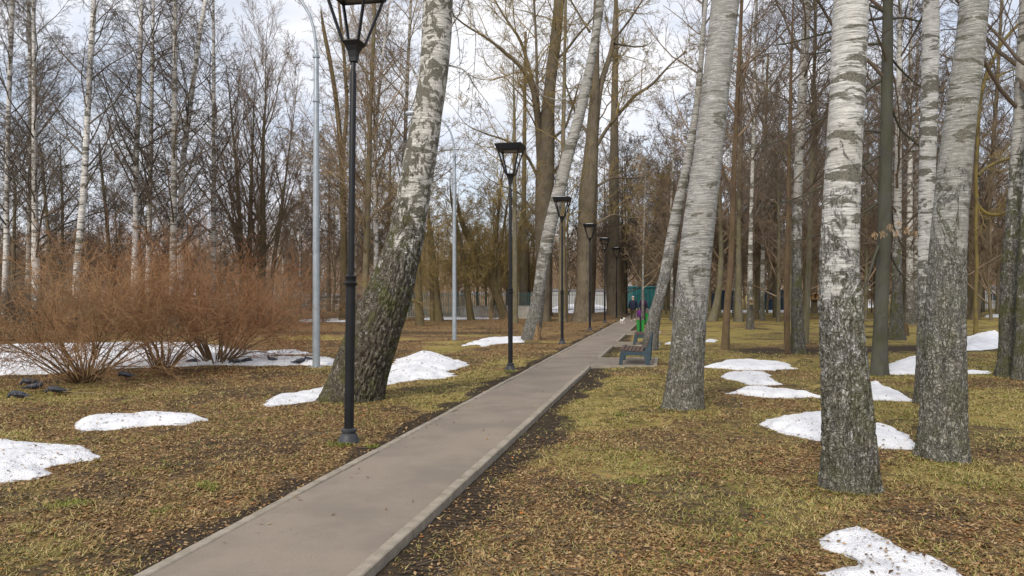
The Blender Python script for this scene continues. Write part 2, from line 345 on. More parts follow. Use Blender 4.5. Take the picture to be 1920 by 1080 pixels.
yy = np.concatenate([[-5.5, -3, -1, 0, 1], np.geomspace(2.0, 3500, 620)])
GY, GT = np.meshgrid(yy, tn, indexing='ij'); GX = (GY+1.5)*GT; GX[:5] = (GY[:5]+7)*GT[:5]
nr, nc = GX.shape
GZ = gz(GX, GY); i = np.arange(nr-1)[:, None]*nc; j = np.arange(nc-1)[None]
gf = np.stack([i+j, i+j+1, i+nc+j+1, i+nc+j], -1).reshape(-1, 4)
lit, redl = litterness(GX, GY)
m, t, b = newmat('ground_litter_and_grass', 0.95, 0.1); oc = ocoord(t, False)
def at(nm): return NN(t, 'ShaderNodeAttribute', attribute_name=nm).outputs['Fac']
v1 = NN(t, 'ShaderNodeTexVoronoi', inp={'Vector': oc, 'Scale': 42.0, 'Randomness': 1.0}); v2 = NN(t, 'ShaderNodeTexVoronoi', inp={'Vector': oc, 'Scale': 80.0})
sv = NN(t, 'ShaderNodeSeparateColor', inp={0: v1.outputs['Color']}); sv2 = NN(t, 'ShaderNodeSeparateColor', inp={0: v2.outputs['Color']})
leaf = ramp(t, sv.outputs[0], [(0.0, (0.08, 0.045, 0.018)), (0.3, (0.18, 0.105, 0.042)), (0.6, (0.30, 0.185, 0.08)), (0.85, (0.37, 0.25, 0.125)), (1.0, (0.42, 0.31, 0.17))])
leaf = mixc(t, 0.45, leaf, ramp(t, sv2.outputs[1], [(0.0, (0.06, 0.04, 0.022)), (0.5, (0.19, 0.125, 0.06)), (1.0, (0.36, 0.26, 0.15))]))
leaf = mixc(t, at('redl'), leaf, mixc(t, sv.outputs[1], (0.10, 0.042, 0.02), (0.19, 0.09, 0.045)))
gl = noise(t, oc, 1.0, 6.0, 0.65, 0, (55, 55, 55)); g2 = noise(t, oc, 1.4, 5.0, 0.65); g3 = noise(t, oc, 9.0, 4.0, 0.6)
gr = ramp(t, gl, [(0.28, (0.06, 0.045, 0.017)), (0.42, (0.25, 0.185, 0.066)), (0.6, (0.46, 0.355, 0.13)), (0.75, (0.54, 0.43, 0.19))])
gr = mixc(t, mth(t, 'MULTIPLY', mr(t, g2, 0.42, 0.62), mr(t, g3, 0.35, 0.7, 0.25, 0.95)), gr, ramp(t, gl, [(0.3, (0.08, 0.082, 0.014)), (0.7, (0.30, 0.27, 0.06))]))
col = mixc(t, mr(t, mth(t, 'ADD', at('litter'), mth(t, 'MULTIPLY', mth(t, 'SUBTRACT', g3, 0.5), 1.6)), 0.25, 0.75), gr, leaf)
md = ramp(t, noise(t, oc, 14.0, 6.0, 0.7), [(0.3, (0.032, 0.024, 0.017)), (0.6, (0.078, 0.058, 0.040)), (0.75, (0.15, 0.115, 0.08))])
col = mixc(t, mr(t, mth(t, 'ADD', at('mud'), mth(t, 'MULTIPLY', mth(t, 'SUBTRACT', noise(t, oc, 7.0, 5.0, 0.7), 0.5), 1.3)), 0.3, 0.8), col, md)
t.links.new(col, b.inputs['Base Color'])
rot = NN(t, 'ShaderNodeMapping', inp={'Vector': oc, 'Rotation': (0, 0, math.atan(SL))})
wv = NN(t, 'ShaderNodeTexWave', wave_type='BANDS', bands_direction='Y', inp={'Vector': rot.outputs[0], 'Scale': 3.6, 'Distortion': 1.2, 'Detail': 3.0, 'Detail Scale': 3.0})
h = mth(t, 'ADD', mth(t, 'ADD', mth(t, 'MULTIPLY', sv.outputs[2], 0.7), mth(t, 'MULTIPLY', gl, 1.0)), mth(t, 'MULTIPLY', mth(t, 'MULTIPLY', wv.outputs['Fac'], at('tread')), 2.2))
bump(t, b, h, 0.02, 1.0)
GO = GX-SL*GY
tread = np.exp(-((GO-PR0-0.26)/0.15)**2)*sstep(20, 17, GY)
mk('ground', np.stack([GX, GY, GZ], -1), gf, m, attrs={'mud': mudness(GX, GY).ravel(), 'litter': lit.ravel(), 'redl': redl.ravel(), 'tread': tread.ravel()})
tag(bpy.data.objects['ground'], kind='structure')

# ---------------- path, pads and kerbs
m, t, b = newmat('asphalt', 0.9, 0.2); oc = ocoord(t, False)
ag = noise(t, oc, 220.0, 3.0, 0.6); ab = noise(t, oc, 0.9, 5.0, 0.6); ae = noise(t, oc, 5.0, 6.0, 0.7)
c = ramp(t, ag, [(0.25, (0.17, 0.142, 0.112)), (0.5, (0.265, 0.22, 0.175)), (0.8, (0.38, 0.335, 0.28))])
c = mixc(t, mr(t, ab, 0.35, 0.65, 0, 0.6), c, (0.17, 0.145, 0.12)); c = mixc(t, mr(t, noise(t, oc, 26.0, 6.0, 0.75), 0.60, 0.75, 0, 0.5), c, (0.13, 0.11, 0.09)); c = mixc(t, mr(t, noise(t, oc, 1.0, 4.0, 0.6, 0.4, (0.5, 2.6, 1)), 0.56, 0.70, 0, 0.10), c, (0.34, 0.30, 0.25)); c = mixc(t, mr(t, ae, 0.62, 0.8, 0, 0.35), c, (0.14, 0.12, 0.10))
t.links.new(c, b.inputs['Base Color']); bump(t, b, ag, 0.002, 0.6); M['asphalt'] = m
m, t, b = newmat('kerb_concrete', 0.9, 0.2); oc = ocoord(t, False)
c = ramp(t, noise(t, oc, 6.0, 7.0, 0.7), [(0.3, (0.20, 0.175, 0.135)), (0.55, (0.32, 0.28, 0.225)), (0.75, (0.40, 0.36, 0.29))]); t.links.new(c, b.inputs['Base Color'])
bump(t, b, noise(t, oc, 70.0, 4.0), 0.003); M['kerb'] = m
def strip(name, o0, o1, y0, y1, z, mat, step=0.25, crown=0.0, jag=0.0):
    ys = np.arange(y0, y1+1e-6, step); u = np.linspace(0, 1, 9); Y, Uu = np.meshgrid(ys, u, indexing='ij')
    jl = (vn(ys*1.3, 0, 0, 3)-0.5)[:, None]*jag*(1-Uu)
    X = SL*Y+o0+(o1-o0)*Uu+jl; Z = z+crown*(1-(2*Uu-1)**2)+(fbm(X*0.8, Y*0.8, 0, 2)-0.5)*0.008
    n, c = X.shape; i = np.arange(n-1)[:, None]*c; j = np.arange(c-1)[None]
    return tag(mk(name, np.stack([X, Y, Z], -1), np.stack([i+j, i+j+1, i+c+j+1, i+c+j], -1).reshape(-1, 4), mat), kind='structure')
strip('path', PL1-0.01, PR1+0.01, -4, 95, 0.022, M['asphalt'], crown=0.006)
PADS = [(19.1, 21.6, 1.68), (26.9, 28.8, 1.68), (34.8, 37.6, 1.6)]
def kerbrun(o0, o1, y0, y1, ztop, jit=0.004):
    mb = MB(); y = y0; g = np.random.default_rng(5)
    while y < y1-0.05:
        L = min(1.0, y1-y)/math.sqrt(1+SL*SL) if y1-y > 1.0 else (y1-y)
        e = y+L-0.008; dz = g.normal()*jit; dx = g.normal()*jit
        V = []
        for (yy_, ) in ((y,), (e,)):
            for (o, z) in ((o0, -0.08), (o0, ztop+dz-0.008), (o0+0.01, ztop+dz), (o1-0.01, ztop+dz), (o1, ztop+dz-0.008), (o1, -0.08)): V.append((SL*yy_+o+dx, yy_, z))
        mb.add(V, [(5,4,3,2,1,0), (6,7,8,9,10,11)]+[(k, k+1, k+7, k+6) for k in range(5)]); y += L
    return mb
tag(kerbrun(PL0, PL1, -4, 95, 0.036).build('kerb', M['kerb']), kind='structure')
kb = MB(); edges = [-4]+[v for p in PADS for v in p[:2]]+[95]
for a_, b_ in zip(edges[0::2], edges[1::2]):
    q = kerbrun(PR1, PR0, a_+(0.09 if a_ > 0 else 0), b_-(0.09 if b_ < 90 else 0), 0.045); kb.add(np.concatenate(q.V), q.F)
tag(kb.build('kerb', M['kerb']), kind='structure')
for (y0, y1, wd) in PADS:
    strip('bench_pad', PR1+0.012, PR1+wd, y0+0.09, y1-0.09, 0.018, M['asphalt']); k = MB()
    x0, x1 = PR1, PR1+wd
    for (oa, ob, ya, yb) in ((x0, x1+0.09, y0, y0+0.085), (x0, x1+0.09, y1-0.085, y1), (x1, x1+0.09, y0+0.087, y1-0.087)):
        V = [(SL*Y+o, Y, z) for Y in (ya, yb) for o, z in ((oa, -0.08), (oa, 0.034), (ob, 0.034), (ob, -0.08))]
        k.add(V, [(3,2,1,0), (4,5,6,7), (0,1,5,4), (1,2,6,5), (2,3,7,6)])
    tag(k.build('kerb', M['kerb']), kind='structure')

# ---------------- melting snow
m, t, b = newmat('old_snow', 0.6, 0.3); oc = ocoord(t, False)
s1 = noise(t, oc, 3.0, 6.0, 0.65); s2 = noise(t, oc, 40.0, 5.0, 0.7); s3 = noise(t, oc, 13.0, 6.0, 0.75, 1.0, (1, 1, 1))
c = ramp(t, s1, [(0.32, (0.68, 0.69, 0.73)), (0.55, (0.84, 0.85, 0.88))])
ed = NN(t, 'ShaderNodeAttribute', attribute_name='edge').outputs['Fac']
c = mixc(t, mr(t, s3, 0.60, 0.70, 0, 0.55), c, (0.24, 0.20, 0.15)); c = mixc(t, mth(t, 'MULTIPLY', mr(t, s2, 0.35, 0.7), mth(t, 'MULTIPLY', ed, 0.5)), c, (0.25, 0.21, 0.16))
t.links.new(c, b.inputs['Base Color']); b.inputs['Subsurface Weight'].default_value = 0.0
bump(t, b, mth(t, 'ADD', mth(t, 'MULTIPLY', s2, 0.35), noise(t, oc, 7.0, 4.0, 0.9)), 0.05, 1.0); M['snow'] = m
SNOW = []
def polyd(x, y, P):
    """signed distance (inside > 0) of points to polygon P"""
    d = np.full(x.shape, 1e9); ins = np.zeros(x.shape, bool); n = len(P)
    for k in range(n):
        ax, ay = P[k]; bx, by = P[(k+1) % n]; ex, ey = bx-ax, by-ay
        tt = np.clip(((x-ax)*ex+(y-ay)*ey)/(ex*ex+ey*ey+1e-12), 0, 1); d = np.minimum(d, np.hypot(x-ax-tt*ex, y-ay-tt*ey))
        c_ = (ay > y) != (by > y); xi = ax+(y-ay)*ex/(ey if abs(ey) > 1e-12 else 1e-12); ins ^= c_ & (x < xi)
    return np.where(ins, d, -d)
def snow(px, H, label, group=None, res=None, wd=0.35, name='snow_patch'):
    """outline in photo pixels carried down on to the ground; the back edge is lifted by the heap's height"""
    px = np.array(px, float); y0, y1 = px[:, 1].min(), px[:, 1].max()
    P = np.array([gpt(x, y, 0.01+H*0.75*((y1-y)/(y1-y0+1e-6))**1.0)[:2] for x, y in px])
    (xa, ya), (xb, yb) = P.min(0)-0.2, P.max(0)+0.2
    if res is None: res = max(0.025, ya*0.0032)
    nx, ny = int((xb-xa)/res)+2, int((yb-ya)/res)+2
    while nx*ny > 90000: res *= 1.2; nx, ny = int((xb-xa)/res)+2, int((yb-ya)/res)+2
    X, Y = np.meshgrid(xa+np.arange(nx)*res, ya+np.arange(ny)*res, indexing='ij')
    d = polyd(X, Y, P)+(fbm(X*3.0, Y*3.0, H*7, 5)-0.5)*min(0.38, wd*1.2)
    tp = np.clip(d/wd, 0, 1); z = 0.012+H*(1-(1-tp)**1.7)*(0.6+0.7*fbm(X*1.3, Y*1.3, 2, 3))+0.05*np.minimum(1, tp*3)*(fbm(X*5, Y*5, 4, 4)-0.5)
    z = np.where(d > 0, z*np.minimum(1, 0.12+tp*3.0), 0.006+d*1.2)+gz(X, Y)*1.0
    z = np.maximum(z, gz(X, Y)-0.12)
    cell = (np.maximum.reduce([d[:-1, :-1], d[1:, :-1], d[:-1, 1:], d[1:, 1:]]) > -0.06)
    I, J = np.nonzero(cell); id_ = I*ny+J
    Fc = np.stack([id_, id_+ny, id_+ny+1, id_+1], -1); used = np.unique(Fc); mp_ = np.full(nx*ny, -1); mp_[used] = np.arange(len(used))
    cx, cy = P.mean(0)
    V = np.stack([X.ravel(), Y.ravel(), z.ravel()], -1)[used]
    o = mk(name, V-np.array([cx, cy, 0]), mp_[Fc], M['snow'], attrs={'edge': np.clip(1-d.ravel()[used]/0.08, 0, 1)}); o.location = (cx, cy, 0)
    tag(o, label, 'snow patch', group or 'patches of melting snow'); SNOW.append((X, Y, z, d)); return o
snow([(-60,812),(0,821),(60,826),(130,836),(178,847),(186,854),(170,862),(120,870),(80,876),(105,890),(70,900),(0,906),(-60,910)], 0.09, 'snow patch with scattered leaves, cut off by the left edge, nearest on that side')
snow([(128,796),(150,783),(200,774),(270,772),(330,773),(370,779),(390,786),(340,795),(260,801),(190,807),(150,813)], 0.09, 'long thin snow patch on brown grass between the pigeons and the nearest black lamp post')
snow([(492,760),(505,746),(560,735),(620,720),(660,712),(660,745),(600,751),(540,758),(505,766)], 0.05, 'low snow strip touching the left side of the big leaning birch base')
snow([(700,724),(720,695),(745,668),(785,656),(825,657),(850,668),(882,680),(850,690),(830,694),(862,702),(815,708),(760,714),(715,722)], 0.17, 'humped snow heap just right of the big leaning birch trunk', wd=0.8)
snow([(862,650),(905,634),(960,630),(985,631),(985,640),(940,643),(905,651),(895,646)], 0.08, 'snow patch beside the foot of the leaning birch with a split base')
snow([(-80,652),(0,650),(60,646),(250,643),(370,645),(430,650),(480,657),(560,655),(595,659),(480,661),(500,668),(628,671),(628,684),(560,682),(480,684),(400,683),(230,690),(100,702),(0,706),(-80,708)], 0.10, 'wide snow band stretching behind the reddish shrubs on the left')
snow([(1318,686),(1360,674),(1385,670),(1430,677),(1470,678),(1498,690),(1450,694),(1380,692)], 0.09, 'flat snow patch farthest back of the cluster right of the tall grey birch')
snow([(1348,704),(1372,693),(1410,692),(1440,697),(1440,704),(1473,719),(1430,722),(1395,716)], 0.09, 'middle small snow patch of the cluster between the grey birch and the white birch')
snow([(1368,736),(1395,722),(1430,720),(1480,727),(1540,739),(1600,737),(1600,744),(1520,743),(1440,746)], 0.08, 'snow patch left of the white birch trunk, below the small middle patch')
snow([(1422,786),(1450,775),(1500,768),(1545,762),(1600,775),(1660,795),(1700,800),(1724,820),(1726,838),(1660,842),(1610,836),(1540,823),(1480,808)], 0.12, 'large snow patch passing behind the nearest white birch on the right', wd=0.5)
snow([(1620,726),(1632,712),(1650,712),(1680,730),(1718,745),(1716,751),(1660,750),(1600,744)], 0.10, 'pointed snow patch between the white birch and the scaly grey birch')
snow([(1662,700),(1664,680),(1690,669),(1740,668),(1760,690),(1735,700)], 0.12, 'snow patch right beside the foot of the smooth dark trunk')
snow([(1795,640),(1815,624),(1850,616),(1880,617),(1895,645),(1880,652),(1840,656),(1795,655)], 0.25, 'tall snow heap on the lawn left of the dark mossy birch at the right edge', wd=1.2)
snow([(1790,697),(1810,692),(1862,694),(1850,700),(1790,701)], 0.05, 'thin low snow strip at the foot of the dark mossy birch at the right edge')
snow([(1531,998),(1560,984),(1600,979),(1640,986),(1672,1004),(1705,1024),(1760,1038),(1800,1060),(1850,1095),(1560,1100),(1560,1076),(1612,1055),(1595,1040),(1562,1020)], 0.07, 'snow patch strewn with orange leaves at the bottom right corner', wd=0.3)
snow([(1318,640),(1325,635),(1345,636),(1340,641)], 0.05, 'tiny snow scrap on the grass beside the tall grey birch', wd=0.2)
snow([(1246,644),(1250,640),(1265,641),(1262,645)], 0.05, 'tiny snow scrap between the bench trunk and the tall grey birch', wd=0.2)
snow([(1026,584),(1030,574),(1075,570),(1130,570),(1150,574),(1150,582),(1080,588)], 0.5, 'far snow bank behind the third and fourth black lamp posts', wd=3)
snow([(556,604),(560,599),(640,597),(740,598),(745,601),(640,604)], 0.10, 'far snow strip along the wire fence behind the left poles', wd=1)
snow([(775,600),(800,595),(940,594),(945,597),(860,599)], 0.08, 'far snow strip at the foot of the concrete wall', wd=1)
snow([(1325,586),(1328,582),(1540,581),(1540,585),(1420,586)], 0.12, 'long far snow strip between the thin trunks on the right lawn', wd=1)
snow([(1430,576),(1440,568),(1500,566),(1560,566),(1560,574),(1500,577)], 0.5, 'far snow bank in front of the navy containers', wd=3)
snow([(1600,577),(1606,568),(1640,565),(1660,570),(1662,577)], 1.0, 'far snow heap in front of the long white building', wd=4)
snow([(1844,595),(1850,589),(1880,589),(1885,595)], 0.12, 'far snow scrap before the black railings at the right edge', wd=1)

# ---------------- fallen leaves and grass blades
def blade_cloud(n, kind, seed, name, mat, ymax=26, dens=None, pts=None):
    g = np.random.default_rng(seed)
    if pts is None:
        # more per square metre close by, thinning out with distance
        Y = 2.6*(ymax/2.6)**(g.random(n*3)**0.8); T = g.uniform(-0.74, 0.74, n*3); X = Y*T
        O = X-SL*Y; ok = (O < PL0-0.02) | (O > PR0+0.03)
        for (y0, y1, wd) in PADS: ok &= ~((Y > y0) & (Y < y1) & (O > PR1-0.1) & (O < PR1+wd+0.15))
        if dens is not None: ok &= g.random(n*3) < dens(X, Y)
        X, Y = X[ok][:n], Y[ok][:n]; Z = gz(X, Y)+0.004
        for SX, SY, SZ, SD in SNOW:
            x0, y0 = SX[0, 0], SY[0, 0]; r = SX[1, 0]-x0; i = np.rint((X-x0)/r).astype(int); j = np.rint((Y-y0)/r).astype(int)
            k = (i >= 0) & (j >= 0) & (i < SX.shape[0]) & (j < SX.shape[1]); ii, jj = np.clip(i, 0, SX.shape[0]-1), np.clip(j, 0, SX.shape[1]-1)
            onS = k & (SD[ii, jj] > -0.01); keep = ~onS | ((g.random(len(X)) < 0.08) & (kind == 'leaf'))
            Z = np.where(onS, SZ[ii, jj]+0.006, Z); X, Y, Z = X[keep], Y[keep], Z[keep]
    else: X, Y, Z = pts
    n = len(X); a = g.uniform(0, 2*math.pi, n); C = np.stack([X, Y, Z], -1)
    if kind == 'leaf':
        L = (0.005+0.014*g.random(n)**2.0)*(1+Y/26); W = L*g.uniform(0.45, 0.8, n); f = g.uniform(0.1, 0.7, n)*W
        til = g.normal(size=(n, 2))*0.22
        loc = np.stack([np.stack([-L, 0*L, 0*L], -1), np.stack([0*L, -W, f], -1), np.stack([L, 0*L, 0.15*L], -1), np.stack([0*L, W, f], -1)], 1)
        loc[..., 2] += loc[..., 0]*til[:, None, 0]+loc[..., 1]*til[:, None, 1]+0.004
        Fq = np.array([[0, 1, 2], [0, 2, 3]])
    else:
        L = g.uniform(0.02, 0.055, n)*(0.9+Y/30); W = g.uniform(0.0014, 0.003, n)*(1+Y/7); up = g.uniform(0.1, 0.8, n)*L
        loc = np.stack([np.stack([0*L, -W, 0*L], -1), np.stack([0*L, W, 0*L], -1), np.stack([L, 0.3*L*g.normal(size=n), up], -1)], 1); Fq = np.array([[0, 1, 2]])
    ca, sa = np.cos(a)[:, None], np.sin(a)[:, None]
    V = np.stack([loc[..., 0]*ca-loc[..., 1]*sa, loc[..., 0]*sa+loc[..., 1]*ca, loc[..., 2]], -1)+C[:, None]
    k = loc.shape[1]; Fc = (np.arange(n)*k)[:, None, None]+Fq[None]
    return tag(mk(name, V, Fc.reshape(-1, 3), mat, smooth=False), kind='stuff')
def island_mat(name, stops, rough=0.8):
    m, t, b = newmat(name, rough, 0.2); r = NN(t, 'ShaderNodeNewGeometry').outputs['Random Per Island']
    t.links.new(ramp(t, r, stops), b.inputs['Base Color']); return m
M['leaf'] = island_mat('dead_leaves', [(0, (0.06, 0.035, 0.016)), (0.3, (0.16, 0.09, 0.038)), (0.6, (0.29, 0.175, 0.075)), (0.85, (0.37, 0.245, 0.12)), (0.97, (0.40, 0.29, 0.165)), (1.0, (0.40, 0.14, 0.035))])
M['leafo'] = island_mat('orange_leaves', [(0, (0.26, 0.10, 0.035)), (0.5, (0.42, 0.16, 0.05)), (1.0, (0.34, 0.21, 0.11))])
M['straw'] = island_mat('dry_grass', [(0, (0.09, 0.065, 0.022)), (0.25, (0.28, 0.21, 0.075)), (0.7, (0.50, 0.40, 0.18)), (0.88, (0.20, 0.21, 0.05)), (1.0, (0.11, 0.17, 0.03))])
M['fresh'] = island_mat('fresh_grass', [(0, (0.10, 0.12, 0.018)), (0.5, (0.17, 0.20, 0.035)), (1.0, (0.29, 0.28, 0.08))])
blade_cloud(210000, 'leaf', 11, 'fallen_leaves', M['leaf'], 30, lambda x, y: (0.05+0.95*litterness(x, y)[0])*(1-0.8*mudness(x, y)))
blade_cloud(1500, 'leaf', 12, 'orange_leaves', M['leafo'], 14, lambda x, y: np.where(x-SL*y > -1, 1.0, 0.12)*sstep(0.4, 0.7, fbm(x*0.8, y*0.8, 8, 3)))
blade_cloud(280000, 'grass', 13, 'dry_grass', M['straw'], 24, lambda x, y: (1-0.75*litterness(x, y)[0])*(1-0.93*mudness(x, y))*sstep(0.34, 0.56, fbm(x*4.5, y*4.5, 1, 3)))
blade_cloud(45000, 'grass', 14, 'green_grass', M['fresh'], 22, lambda x, y: sstep(0.56, 0.70, fbm(x*1.3+20, y*1.3, 6, 4))*(1-0.9*mudness(x, y)))
g = np.random.default_rng(3); PX, PY = [], []
for (px, py, r, n) in ((127,955,0.13,700),(395,925,0.07,200),(640,838,0.13,500),(1163,600*1.3,0.10,250),(1545,640*1.4,0.12,250),(300,965,0.06,160),(1190,905,0.10,260),(380,920,0.08,220),(700,840,0.07,160),(660,755,0.35,500),(1280,768,0.28,350),(1596,920,0.26,500),(1767,862,0.30,450),(955,698,0.15,150),(1648,704,0.3,200)):
    c = gpt(px, py); PX.append(c[0]+g.normal(size=n)*r*0.6); PY.append(c[1]+g.normal(size=n)*r*0.6)
PX, PY = np.concatenate(PX), np.concatenate(PY)
blade_cloud(0, 'grass', 15, 'grass_tufts', M['fresh'], pts=(PX, PY, gz(PX, PY)+0.004))
g = np.random.default_rng(8); n = 42000; Y = g.uniform(30, 54, n); X = Y*g.uniform(-0.72, 0.22, n); ok = (X-SL*Y < PL0) & (g.random(n) < 0.25+0.75*litterness(X, Y)[0]); X, Y = X[ok], Y[ok]
blade_cloud(0, 'leaf', 18, 'far_leaf_litter', M['leaf'], pts=(X, Y, gz(X, Y)+0.004))
# leaves blown on to the path and thin broken twigs lying about
g = np.random.default_rng(31); n = 260; Y = 3+30*g.random(n)**1.6; e = g.random(n); O = np.where(e < 0.45, PL1+0.02+0.10*g.random(n)**2*3, np.where(e < 0.8, PR1-0.02-0.10*g.random(n)**2*3, g.uniform(PL1, PR1, n))); X = SL*Y+O
blade_cloud(0, 'leaf', 19, 'leaves_on_path', M['leaf'], pts=(X, Y, np.full(n, 0.031)))
n = 2600; Y = 2.8*(22/2.8)**g.random(n); X = Y*g.uniform(-0.72, 0.72, n); O = X-SL*Y; ok = (O < PL0-0.15) | (O > PR0+0.15); X, Y = X[ok], Y[ok]; a = g.uniform(0, 6.3, len(X)); L = g.uniform(0.06, 0.28, len(X))
P = np.stack([np.stack([X+np.cos(a)*L*k+g.normal(size=len(X))*0.008, Y+np.sin(a)*L*k+g.normal(size=len(X))*0.008, gz(X, Y)+0.014+0.008*g.random(len(X))], -1) for k in (-0.5, 0, 0.5)], 1)
V, Fc = tubes(P, np.full((len(X), 3), 0.0028)*np.array([[1.2, 1, 0.6]])*(1+Y[:, None]/25), 3); tag(mk('twig_litter', V, Fc, M['tw_dark']), kind='stuff')
# ---------------- trees
def resample(C, Rr, n, sm=2):
    C = np.asarray(C, float); Rr = np.asarray(Rr, float)
    s = np.concatenate([[0], np.cumsum(np.linalg.norm(np.diff(C, axis=0), axis=1))]); t = np.linspace(0, s[-1], n)
    P = np.stack([np.interp(t, s, C[:, k]) for k in range(3)], -1); r = np.interp(t, s, Rr)
    k = max(1, n//28)
    for _ in range(sm):
        Q = np.concatenate([2*P[:1]-P[k:0:-1], P, 2*P[-1:]-P[-2:-k-2:-1]]); q = np.concatenate([2*r[0]-r[k:0:-1], r, 2*r[-1]-r[-2:-k-2:-1]])
        P = np.stack([np.convolve(Q[:, a], np.ones(2*k+1)/(2*k+1), 'valid') for a in range(3)], -1); r = np.convolve(q, np.ones(2*k+1)/(2*k+1), 'valid')
    return P, r, t
def trunk_mesh(name, C, Rr, mat, parent, org, sides=24, rings=60, flare=0.35, flare_h=0.35, rough=0.05, rough_h=2.0, seed=0, lump=0.05):
    P, r, t = resample(C, Rr, rings); n = len(P)
    T = nrm(np.gradient(P, axis=0)); U = nrm(np.array([1.0, 0, 0])-T*T[:, :1]); W = np.cross(T, U)
    a = np.arange(sides)/sides*2*math.pi; A, Tt = np.meshgrid(a, t)
    ph = seed*1.7; fl = 1+flare*np.exp(-Tt/flare_h)*(0.45+0.55*np.sin(A*3+ph)*np.sin(A*2+ph*2)+0.35*np.sin(A*5+ph))
    rr = r[:, None]*fl; cx, cy = np.cos(A), np.sin(A); r0 = max(Rr[0], 0.05)
    rr = rr*(1+lump*2*(fbm(cx*1.1+seed*9, cy*1.1, Tt*1.3, 3, seed)-0.5))
    if rough:
        sc_ = 1/0.045; k = r0*sc_
        ridge = np.abs(fbm(cx*k+seed, cy*k, Tt*sc_*0.38, 3, seed+5)-0.5)*2
        ra = rough*(0.12+0.88*sstep(rough_h+1.0, rough_h-0.6, Tt+2.2*(fbm(cx*1.3, cy*1.3, Tt*0.8, 3, seed+9)-0.5)))
        rr = rr-rr*ra*(1-np.minimum(1, ridge*3.2))*1.0
    V = P[:, None]+rr[..., None]*(cx[..., None]*U[:, None]+cy[..., None]*W[:, None])
    V = V.reshape(-1, 3)-np.array(org); i = np.arange(n-1)[:, None]*sides; j = np.arange(sides)[None]; q = (j+1) % sides
    Fc = np.stack([i+j, i+q, i+sides+q, i+sides+j], -1).reshape(-1, 4)
    uv = np.stack([A/(2*math.pi), Tt], -1).reshape(-1, 2)
    return mk(name, V, Fc, mat, parent, uv=uv), P, r
CROWN = dict(
    birch=dict(n1=30, t0=0.20, t1=0.97, ang=46, ln=0.36, up=0.05, wob=0.10, lv=[(10, 42, 0.45, 0.6, 6, 0.13, 0.0), (7, 40, 0.55, 0.7, 5, 0.14, -0.08), (5, 35, 0.5, 0.8, 3, 0.1, -0.14)]),
    alder=dict(n1=30, t0=0.10, t1=0.97, ang=50, ln=0.34, up=0.07, wob=0.11, lv=[(9, 44, 0.45, 0.6, 6, 0.15, 0.03), (7, 42, 0.5, 0.7, 4, 0.16, 0.02), (4, 40, 0.5, 0.8, 3, 0.12, 0.02)]),
    fan=dict(n1=24, t0=0.08, t1=0.97, ang=32, ln=0.48, up=0.07, wob=0.10, lv=[(9, 34, 0.45, 0.6, 6, 0.13, 0.06), (7, 34, 0.5, 0.7, 4, 0.14, 0.04), (4, 34, 0.5, 0.8, 3, 0.1, 0.02)]),
    willow=dict(n1=20, t0=0.15, t1=0.97, ang=52, ln=0.46, up=0.05, wob=0.18, lv=[(10, 50, 0.45, 0.6, 6, 0.2, 0.03), (8, 48, 0.5, 0.7, 5, 0.2, 0.0), (5, 45, 0.5, 0.8, 3, 0.15, 0.0)]),
    spruce=dict(n1=60, t0=0.10, t1=0.98, ang=80, ln=0.22, up=-0.02, wob=0.06, lv=[(10, 50, 0.4, 0.5, 4, 0.1, -0.02), (6, 45, 0.5, 0.6, 3, 0.1, -0.05)]),
)
def crown_geo(P, r, cfg, H, g, rmin, tmin=None, dense=1.0, extra=None, lscale=1.0, limbpart=None):
    """limbs, branches and twigs from the trunk polyline (and from extra limbs)"""
    tw = Twigs(); t0 = cfg['t0'] if tmin is None else tmin
    sets = []
    if cfg['n1'] and t0 < 0.96:
        n1 = max(3, int(cfg['n1']*(cfg['t1']-t0)/(cfg['t1']-cfg['t0'])))
        Q, Rq, L = kids(P[None], r[None], np.array([H*cfg['ln']*lscale]), n1, t0, cfg['t1'], cfg['ang'], 1.0, 0.55, 9, cfg['wob'], cfg['up'], g, shape=0.62, rmin=rmin*2)
        tw.add(Q, Rq, 5); sets.append((Q, Rq, L, dense))
    if extra:
        for (C, R0, q, dn) in extra:
            Pe, re, te = resample(C, R0, 24, 1)
            V, Fc = tubes(Pe[None], re[None], 10 if re[0] > 0.05 else 6)
            if limbpart: limbpart(V, Fc)
            else: tw.V.append(V); tw.F.append(Fc+tw.n); tw.n += len(V)
            n_ = int(q)
            if n_:
                Q, Rq, L = kids(Pe[None], re[None], te[-1:]*0.6, n_, 0.15, 1.0, 45, 0.8, 0.5, 7, cfg['wob']*1.3, cfg['up'], g, shape=0.5, rmin=rmin*1.6)
                tw.add(Q, Rq, 4); sets.append((Q, Rq, L, dn))
    for Q, Rq, L, dn in sets:
        for li, (per, ang, lf, rf, n, wob, up) in enumerate(cfg['lv']):
            per = max(1, int(round(per*dn)))
            Q, Rq, L = kids(Q, Rq, L, per, 0.12, 1.0, ang, lf, rf, n, wob, up, g, shape=0.55, rmin=rmin*(1.4 if li == 0 else 1.0))
            tw.add(Q, Rq, 3)
    return tw.get() if tw.V else None
NT = [0]
